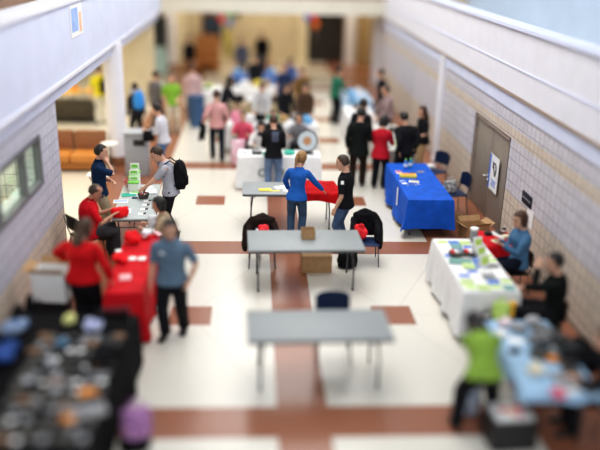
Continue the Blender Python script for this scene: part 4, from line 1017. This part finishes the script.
bm = bmesh.new(); box(bm, (0,0,.20), (.42,.32,.32), bev=.006); o = T1('carton', bm, M_paper, 'white carton with red and orange print inside the dark crate', 'box', (2.27,7.06,.04), 4)
for q, (dx, dy, m) in enumerate(((-.09,.02,M_redb),(.0,-.03,M_orange),(.10,.05,M_redb),(.06,-.09,M_pink))):
    bm = bmesh.new(); box(bm, (dx,dy,.362), (.10,.07,.004), rz=q); link('printed_panel', bm, m, o)
# vendor table, lower left
rd = random.Random(11)
KZ = .766
kinds = [('dark earring card',M_darkp,.10,.13,.010),('silver trinket card',M_silver,.09,.12,.010),('black trinket box',M_blackp,.12,.10,.035),('pale trinket card',M_paper,.08,.08,.006),('brown trinket tray',mat('brown_tray',(.20,.11,.06),.6,.2,9),.14,.11,.03)]
n_ = 0
for j in range(13):
    for i in range(8):
        x = -3.05+i*.125+rd.uniform(-.02,.02); y = 6.12+j*.165+rd.uniform(-.02,.02)
        if y > 8.15 and x < -2.2: continue
        k = rd.choice((0,0,0,1,0,2,2,3,4,1)); nm, m, w_, d_, t_ = kinds[k]
        booklet(f'{nm} laid out in rows on the black vendor tablecloth', x, y, KZ, w_, d_, m, rd.uniform(-25,25), f'{nm}s on the black vendor tablecloth', name=nm.replace(' ','_'), cat=nm.split()[-1], t=t_, mp=None)
heap('hat', 'pale yellow-green knitted hat at the far end of the black vendor table', 'hat', -2.82, 8.42, KZ, .13,.12,.14, mat('pale_lime_knit', (.66,.66,.26), .8, .1, 9), 41)
heap('scarf', 'blue and white patterned scarf beside the pale hat', 'scarf', -2.50, 8.32, KZ, .16,.15,.11, mat('blue_white_pattern', (.10,.16,.48), .7, .1, 16, col2=(.7,.7,.78)), 42)
heap('scarf', 'teal blue scarf in the middle of the vendor table', 'scarf', -2.78, 7.90, KZ, .11,.11,.07, mat('slate_teal', (.06,.15,.24), .7, .2, 12), 43)
for k, (x, y) in enumerate(((-2.68,7.20),(-2.80,7.50),(-2.62,6.95),(-2.95,7.10))):
    heap('scarf', ['white crumpled cloth on the vendor table, nearest the aisle','white crumpled cloth on the vendor table, second from the far end','small white cloth near the front of the vendor table','white crumpled cloth on the vendor table, nearest the blue clothes'][k], 'scarf', x, y, KZ, .07,.08,.07, mat('off_white_cloth', (.55,.55,.58), .7, .2, 16), 44+k)
booklet('orange tray with red items on the vendor table', -2.28, 6.90, KZ, .20, .13, M_orange, 15, name='tray', cat='tray', t=.03)
booklet('small orange box at the near end of the vendor table', -2.38, 6.42, KZ, .12, .09, M_orange, -10, name='box', cat='box', t=.04)
bm = bmesh.new(); box(bm, (0,0,.0), (.40,.20,.03), bev=.006); T1('binder', bm, M_silver, 'long grey folder along the aisle edge of the vendor table', 'folder', (-2.24,6.55,KZ+.02), 20)
r = empty('display_rack', 'black wire rack with hanging black bags at the far end of the vendor table', 'rack', (-2.22,8.42,KZ), D(6))
bm = bmesh.new(); tube(bm, [(-.22,0,0),(-.22,0,.22),(.14,0,.22),(.14,0,0)], .010, 8); link('rail', bm, M_metal, r)
for q in range(4):
    bm = bmesh.new(); box(bm, (-.17+q*.085,0,.12), (.075,.04,.16), bev=.012, rz=.15*q); link('hanging_pouch', bm, M_black, r)
heap('clothing_pile', 'pile of black bags on the aisle side of the vendor table', 'bag', -2.26, 7.55, KZ, .15,.34,.12, M_black, 51)
heap('clothing_pile', 'royal blue folded clothes by the left wall on the vendor table', 'clothing', -3.38, 7.62, KZ, .20,.30,.16, mat('deep_blue_cloth', (.015,.07,.28), .7, .2, 10), 52)
heap('clothing_pile', 'blue and white folded clothes by the left wall behind the royal blue ones', 'clothing', -3.38, 8.20, KZ, .20,.22,.18, mat('blue_white_cloth', (.03,.10,.28), .7, .1, 12, col2=(.42,.50,.62)), 53)
heap('clothing_pile', 'black folded clothes by the left wall at the near end of the vendor table', 'clothing', -3.42, 6.70, KZ, .20,.45,.14, M_black, 54)
heap('jacket', 'black jacket hanging at the far left corner of the vendor table', 'jacket', -3.50, 8.95, .02, .18,.16,.9, M_black, 55)
tote('purple and pink patterned bag on the dark bag at the bottom left', -1.82, 6.98, .18, .30, .20, .34, M_purple, 15)
tote('dark bag on the floor beside the purple bag', -1.86, 7.0, 0, .34, .26, .17, M_black, 15, handles=False)
# white lettered table items
r = empty('prize_wheel', 'round white prize wheel with wooden centre and dark rim', 'wheel', (.60,16.58,TZ)); r.scale = (.86,.9,.92)
def disc(bm, y, r0, th, n=40): rings(bm, [(V((0,y,.32)), V((r0,0,0)), V((0,0,r0))), (V((0,y+th,.32)), V((r0,0,0)), V((0,0,r0)))], n)
bm = bmesh.new(); disc(bm, 0, .275, .04); link('rim', bm, M_blackp, r)
bm = bmesh.new(); disc(bm, -.008, .245, .01); link('wheel_face', bm, mat('pale_cyan_white', (.66,.74,.78), .5, .06, 8), r)
bm = bmesh.new(); disc(bm, -.016, .105, .01); link('wheel_centre', bm, mat('wood_centre', (.55,.30,.15), .5, .15, 12), r)
bm = bmesh.new()
for k in range(12):
    a = k*PI/6; box(bm, (.175*math.cos(a), -.010, .32+.175*math.sin(a)), (.135,.004,.006), ry=-a)
link('divider_lines', bm, M_silver, r)
bm = bmesh.new(); box(bm, (0,.06,.16), (.06,.03,.32)); box(bm, (0,.04,.012), (.34,.22,.024), bev=.004); tube(bm, [(-.13,.10,.02),(0,.07,.25),(.13,.10,.02)], .012, 8); link('stand', bm, M_blackp, r)
bm = bmesh.new(); lathe(bm, [(.09,0),(.12,.01),(.13,.05),(.10,.075),(.02,.08)], n=24); T1('bowl', bm, M_teal, 'round green bowl on the white lettered tablecloth', 'bowl', (.20,16.55,TZ))
booklet('small white packet at the left end of the white lettered tablecloth', -.78, 16.50, TZ, .12, .16, M_paper, 6, mp=M_darkp, name='packet', cat='packet', t=.03)
booklet('black and silver device on the white lettered tablecloth', -.52, 16.56, TZ, .22, .20, M_blackp, 3, name='box', cat='box', t=.05)
bm = bmesh.new(); box(bm, (0,0,.055), (.16,.14,.012), bev=.003); T1('tray', bm, M_silver, 'silver tray resting on the black device', 'tray', (-.52,16.56,TZ), 3)
heap('plastic_bag', 'small green bag left of the person in the black sweatshirt', 'bag', -.36, 16.42, TZ, .06,.06,.08, M_teal, 61)
booklet('white paper pad beside the prize wheel', .44, 16.42, TZ, .18, .12, M_paper, 10, name='notepad', cat='notepad', t=.01)
o = heap('jacket', 'dark jacket carried by the person in the pink shirt', 'jacket', -1.88, 18.74, .45, .10,.10,.58, M_black, 62)
# centre tables
ct = [('centre tables row nearest the seated group', -1.30, 1.05, 19.35, 20.05, M_wcloth, 'white cloth of the first centre table behind the seated group'),
      ('centre tables second row', -1.45, 1.10, 21.9, 22.6, mat('tan_cloth', (.45,.36,.22), .7, .1, 6), 'tan cloth of the second centre table'),
      ('centre tables third row', -1.50, .10, 24.5, 25.2, M_wcloth, 'white cloth of the third centre table'),
      ('centre tables far row', -1.40, 1.00, 27.0, 27.7, mat('steel_blue_cloth', (.10,.20,.48), .7, .1, 6), 'blue cloth of the farthest centre table')]
for k, (a, x0, x1, y0, y1, m, b_) in enumerate(ct):
    cloth_table('folding table under the '+b_[:b_.index(' of')]+b_[b_.index(' of'):].replace(' of the',' in the'), b_, x0, x1, y0, y1, m, drops=(.6,.6,.6,.6), amp=.02, seed=30+k)
tote('pink and white bag left of the person in the white and black top, taller', -1.05, 19.55, TZ, .26, .16, .30, M_pink, 5)
tote('pink bag hanging low beside the taller pink bag', -.98, 18.30, .0, .34, .22, .62, mat('pink_white_bag', (.82,.35,.50), .7, .1, 8, col2=(.85,.75,.78)), 0, handles=False)
ccs = [('white',M_wcloth),('black',M_black),('red',M_redb),('green',M_teal),('tan',mat('tan_heap',(.48,.32,.14),.7,.2,6)),('grey',M_silver),('dark brown',mat('dark_brown_heap',(.09,.05,.03),.7,.2,6)),('light blue',mat('light_blue_heap',(.18,.45,.75),.7,.2,6)),('yellow',M_yellow)]
spots = [(-.70,19.7,0),(-.40,19.6,1),(-.1,19.75,3),(.2,19.65,4),(.5,19.7,5),(.82,19.6,7),
         (-1.3,22.2,0),(-1.0,22.3,1),(-.7,22.1,0),(-.4,22.3,2),(-.1,22.2,6),(.2,22.3,1),(.5,22.2,4),(.85,22.2,0),
         (-1.3,24.85,1),(-.9,24.8,0),(-.5,24.9,8),(-.15,24.8,4),(-1.2,27.3,7),(-.6,27.3,0),(.0,27.4,7),(.6,27.3,5)]
rows = {19:'first',22:'second',24:'third',27:'farthest'}
ordn = ['leftmost','second from left','third from left','fourth from left','fifth from left','sixth from left','seventh from left','rightmost']
ri = {}
for k, (x, y, c) in enumerate(spots):
    row = rows[int(y)]; i = ri.get(row, 0); ri[row] = i+1; tot = sum(1 for s in spots if rows[int(s[1])] == row)
    pos = 'rightmost' if i == tot-1 else ordn[i]
    heap('clothing_pile', f'{ccs[c][0]} heap of goods on the {row} centre table, {pos}', 'merchandise', x, y, TZ, .19,.20,.24, ccs[c][1], 70+k, vox=.016)
r = empty('round_table', 'round table under a white cover in the left aisle', 'table', (-2.2,24.6,0))
bm = bmesh.new(); lathe(bm, [(.60,.73),(.62,.735),(.62,.755),(.60,.76)], n=36); link('tabletop', bm, M_paper, r)
bm = bmesh.new(); lathe(bm, [(.62,.74),(.64,.6),(.66,.25),(.64,.25),(.6,.6)], n=36); link('table_skirt', bm, M_wcloth, r)
bm = bmesh.new(); lathe(bm, [(.25,0),(.25,.02),(.05,.06),(.04,.72)], n=20); link('pedestal', bm, M_metal, r)
for k, (x, y, m, nm) in enumerate(((-2.45,24.55,M_silver,'grey'),(-2.05,24.8,M_lgreen,'lime'),(-2.1,24.35,M_darkp,'dark'))):
    booklet(f'{nm} leaflet stack on the white round table', x, y, .762, .26, .20, m, 20*k, name='leaflet', cat='leaflet', t=.05)
# bin
r = empty('waste_bin', 'tall blue waste bin in the left aisle', 'bin', (-2.28,22.4,0))
bm = bmesh.new(); rings(bm, [(V((0,0,0)),V((.20,0,0)),V((0,.18,0))),(V((0,0,.85)),V((.24,0,0)),V((0,.22,0)))], 24); link('bin_body', bm, mat('bin_blue', (.05,.12,.26), .5, .1, 8), r)
bm = bmesh.new(); lathe(bm, [(.25,.85),(.255,.87),(.24,.92),(.10,.95)], n=24); link('lid', bm, mat('bin_blue_lid', (.04,.09,.2), .5, .1, 8), r)
# kiosk
r = empty('kiosk', 'grey metal kiosk with a dark slot beside the column', 'kiosk', (-3.30,17.35,0), D(0))
bm = bmesh.new(); box(bm, (0,.1,.50), (.52,.45,1.0), bev=.012); link('kiosk_body', bm, mat('kiosk_grey', (.38,.41,.45), .4, .05, 8), r)
bm = bmesh.new(); box(bm, (0,.08,1.02), (.58,.52,.04), bev=.01); link('kiosk_top', bm, mat('kiosk_top', (.48,.51,.55), .35, .05, 8), r)
bm = bmesh.new(); box(bm, (.08,-.13,.80), (.26,.02,.14), bev=.006); link('slot', bm, M_blackp, r)
tote('black shoulder bag hanging on the person in the white shirt', -2.98, 17.12, .86, .24, .14, .24, M_black, 10, cat='bag', name='shoulder_bag')
# right aisle table items
rd = random.Random(3)
for k, (x, y, m, nm) in enumerate(((2.55,17.3,M_paper,'white'),(2.85,17.4,M_lgreen,'green'),(2.6,17.9,M_silver,'grey'),(2.9,18.1,M_paper,'cream'),(2.65,18.6,M_orange,'orange'),(2.9,18.8,M_darkp,'dark'),(2.7,19.2,M_paper,'pale'))):
    bm = bmesh.new(); box(bm, (0,0,.05), (.18,.14,.10), bev=.01); box(bm, (0,0,.11), (.12,.10,.03), bev=.01)
    T1('box', bm, m, f'{nm} box of samples on the pale grey tablecloth', 'box', (x,y,TZ), rd.uniform(-20,20))
for k, (x, y, c) in enumerate(((2.25,20.5,0),(2.5,20.9,1),(2.3,21.4,6),(2.4,23.1,7),(2.7,23.3,0),(2.45,23.9,7),(2.75,24.2,0))):
    heap('clothing_pile', f'{ccs[c][0]} heap on the ' + ('white table of the right aisle' if y < 22 else 'light blue table of the right aisle') + (', near end' if y in (20.5,23.1) else ', far end' if y in (21.4,24.2) else ', middle right' if y == 23.3 else ', middle'), 'merchandise', x, y, TZ, .14,.14,.18, ccs[c][1], 120+k, vox=.016)
# lounge
r = empty('sofa', 'sofa with orange tan cushions and brown patterned back beyond the left wall', 'sofa', (-4.13,17.85,0))
for k in range(3):
    cx = -.38-k*.76
    bm = bmesh.new(); box(bm, (cx,-.05,.32), (.74,.62,.20), bev=.05); link('seat_cushion', bm, M_tan, r)
    bm = bmesh.new(); box(bm, (cx,.30,.60), (.74,.20,.52), bev=.06, rx=-.12); link('back_cushion', bm, M_sofaback, r)
bm = bmesh.new(); box(bm, (-1.14,.02,.14), (2.26,.66,.18), bev=.02); link('sofa_base', bm, mat('tan_leather_dark', (.42,.17,.04), .5, .1, 6), r)
for sx in (-2.2,-.08):
    for sy in (-.24,.26):
        bm = bmesh.new(); tube(bm, [(sx,sy,0),(sx,sy,.07)], .025, 10); link('leg', bm, M_metal, r)
r = empty('round_table', 'small white side table at the end of the sofa', 'table', (-3.95,17.55,0)); 
bm = bmesh.new(); lathe(bm, [(.20,.68),(.21,.685),(.21,.70),(.20,.705)], n=24); link('tabletop', bm, M_paper, r)
bm = bmesh.new(); lathe(bm, [(.13,0),(.13,.015),(.02,.03),(.02,.68)], n=16); link('pedestal', bm, M_metal, r)
for k, (x, y) in enumerate(((-6.25,23.9),(-5.55,24.1))):
    r = empty('lounge_table', ['orange-yellow topped table in the lounge, left one','orange-yellow topped table in the lounge, right one'][k], 'table', (x,y,0))
    bm = bmesh.new(); box(bm, (0,0,.72), (.62,.8,.04), bev=.01); link('tabletop', bm, mat('amber_top', (.80,.46,.07), .4, .1, 6), r)
    for sx in (-1,1):
        for sy in (-1,1):
            bm = bmesh.new(); tube(bm, [(sx*.26,sy*.34,.70),(sx*.27,sy*.35,0)], .018, 8); link('leg', bm, M_metal, r)
r = empty('sofa', 'dark low sofa far back in the lounge', 'sofa', (-6.2,22.95,0))
M_dsofa = mat('dark_olive_upholstery', (.06,.05,.035), .7, .2, 6)
for k in range(3): bm = bmesh.new(); box(bm, (-.62+k*.62,-.02,.34), (.60,.6,.18), bev=.04); link('seat_cushion', bm, M_dsofa, r)
bm = bmesh.new(); box(bm, (0,-.32,.45), (1.9,.16,.56), bev=.05); link('backrest', bm, M_dsofa, r)
bm = bmesh.new(); box(bm, (0,0,.15), (1.86,.62,.20), bev=.02); link('sofa_base', bm, M_blackp, r)
tote('navy bag on the dark low sofa', -5.95, 22.8, .43, .30, .2, .28, M_navyc, 0)
heap('clothing_pile', 'green box-like pile on the right lounge table', 'merchandise', -5.48, 24.0, .74, .12,.14,.22, mat('mint', (.25,.62,.38), .6, .1, 8), 140, vox=.016)
heap('clothing_pile', 'orange pile on the left lounge table', 'merchandise', -6.2, 24.0, .74, .2,.2,.16, M_orange, 141, vox=.016)
tote('black bag carried by the person in the yellow shirt', -4.93, 22.42, .95, .26, .18, .36, M_black, 30)
# back wall banners and balloons
def hang(name, label, cat, x, z0, z1, w_, y, m, parts=()):
    bm = bmesh.new(); box(bm, (0,0,(z0+z1)/2), (w_,.03,z1-z0), bev=.004); o = T1(name, bm, m, label, cat, (x,y,0))
    for (a, b, c_, d_, mm) in parts:
        bm = bmesh.new(); box(bm, (a,-.02,b), (c_,.008,d_)); link('printed_panel', bm, mm, o, smooth=False)
    return o
r_ = hang('banner', 'tall banner dark above and pale cyan below at the far left', 'banner', -4.35, .05, 2.35, .60, 31.2, mat('charcoal_banner', (.035,.04,.05), .6, .3, 4), [(0,.65,.52,1.05,mat('pale_cyan', (.45,.62,.62), .6, .1, 4))])
hang('banner', 'navy square banner on the far wall left of the balloons', 'banner', -2.45, .95, 2.08, .80, 34.9, mat('navy_banner', (.012,.028,.06), .6, .1, 4), [(0,1.7,.5,.12,mat('navy_light', (.05,.09,.16), .6, .1, 4))])
bcol = dict(red=(.75,.03,.05), green=(.12,.50,.10), blue=(.08,.22,.75), orange=(.85,.22,.03), yellow=(.75,.62,.08), purple=(.30,.10,.45), black=(.02,.02,.02))
def balloon(c, x, y, z, where):
    bm = bmesh.new(); lathe(bm, [(.012,-.20),(.05,-.17),(.11,-.09),(.15,.02),(.14,.10),(.09,.165),(.03,.185)], n=20)
    o = T1('balloon', bm, mat('balloon_'+c, bcol[c], .3, .05, 4), f'{c} balloon in the {where} cluster on the far wall', 'balloon', (x,y,z))
    bm = bmesh.new(); tube(bm, [(0,0,-.20),(.01,0,-.5),(0,0,-.8)], .004, 5); link('string', bm, M_paper, o)
for c, x, z in (('red',-2.02,1.96),('green',-1.70,2.16),('blue',-1.68,1.82),('purple',-2.0,2.26),('black',-1.35,2.16)): balloon(c, x, 34.6, z, 'left')
for c, x, z in (('blue',1.72,2.10),('red',2.02,2.14),('orange',2.10,1.80)): balloon(c, x, 34.6, z, 'right')
hang('banner', 'olive yellow banner hanging under the left balloons', 'banner', -1.78, .35, 1.55, .28, 34.85, mat('olive_yellow', (.40,.36,.06), .6, .1, 4), [(0,1.2,.2,.2,M_yellow)])
r = empty('display_stand', 'orange wooden display stand at the far left end', 'display', (-2.55,32.6,0))
bm = bmesh.new(); box(bm, (0,.15,.75), (1.0,.05,1.5), bev=.01); link('back_panel', bm, mat('orange_wood', (.50,.22,.07), .6, .15, 4), r)
bm = bmesh.new(); box(bm, (0,-.1,.40), (1.0,.5,.05), bev=.01); box(bm, (0,-.1,.12), (1.0,.5,.05), bev=.01); link('shelf', bm, MC['orange_wood'], r)
# left back tables along the far wall
for k, (x, y, lb) in enumerate(((-.6,31.0,'left'),(1.1,30.6,'right'))):
    pass
# ------------------------------------------------------------------ light and camera
w = bpy.data.worlds.new('World'); SC.world = w; w.use_nodes = True
bg = w.node_tree.nodes['Background']; bg.inputs[0].default_value = (.86,.93,1.0,1); bg.inputs[1].default_value = .52
def area(name, loc, sx, sy, e, col=(1,1,1), rot=(0,0,0)):
    l = bpy.data.lights.new(name, 'AREA'); l.shape = 'RECTANGLE'; l.size = sx; l.size_y = sy; l.energy = e; l.color = col
    o = bpy.data.objects.new(name, l); COL.objects.link(o); o.location = loc; o.rotation_euler = rot
    return o
area('skylight', (.3, 19, 8.5), 5, 22, 1150, (1,.97,.93))
area('front_fill', (0, -3, 7.5), 7, 3, 420, (.95,.97,1), (D(62),0,0))
area('lounge_light', (-8, 21, 2.8), 6, 14, 420, (1,.9,.7))
area('office_light', (LX-1.6, 9.8, 2.75), 1.6, 4, 150, (1,.98,.8))
area('back_light', (0, 34, 2.55), 10, 4, 170, (1,.88,.68))
area('back_corridor_light', (0, 38, 2.55), 10, 2, 60, (1,.8,.6))
for k, (x, y) in enumerate(((-1.6, 22.5), (2.3, 19.0), (-1.9, 11.6), (.2, 15.4), (.2,13.2))):
    l = bpy.data.lights.new('downlight', 'SPOT'); l.energy = 60; l.spot_size = D(80); l.shadow_soft_size = .09; l.color = (1,.93,.8)
    o = bpy.data.objects.new('downlight', l); COL.objects.link(o); o.location = (x, y, 8.0)
cd = bpy.data.cameras.new('Camera'); cam = bpy.data.objects.new('Camera', cd); COL.objects.link(cam); SC.camera = cam
pit, yaw, roll = .3545, .0644, .0267
F = V((math.sin(yaw)*math.cos(pit), math.cos(yaw)*math.cos(pit), -math.sin(pit))); R = V((math.cos(yaw), -math.sin(yaw), 0)); U = R.cross(F)
R2 = R*math.cos(roll)+U*math.sin(roll); U2 = -R*math.sin(roll)+U*math.cos(roll)
M = Matrix((R2, U2, -F)).transposed().to_4x4(); M.translation = V((-.5812, 0, 5.1961)); cam.matrix_world = M
cd.sensor_width = 36; cd.lens = 762.344/600*36; cd.clip_end = 200
cd.dof.use_dof = True; cd.dof.focus_distance = 13.9; cd.dof.aperture_fstop = .125
SC.view_settings.view_transform = 'Standard'; SC.view_settings.look = 'Medium High Contrast'; SC.view_settings.exposure = 0.0
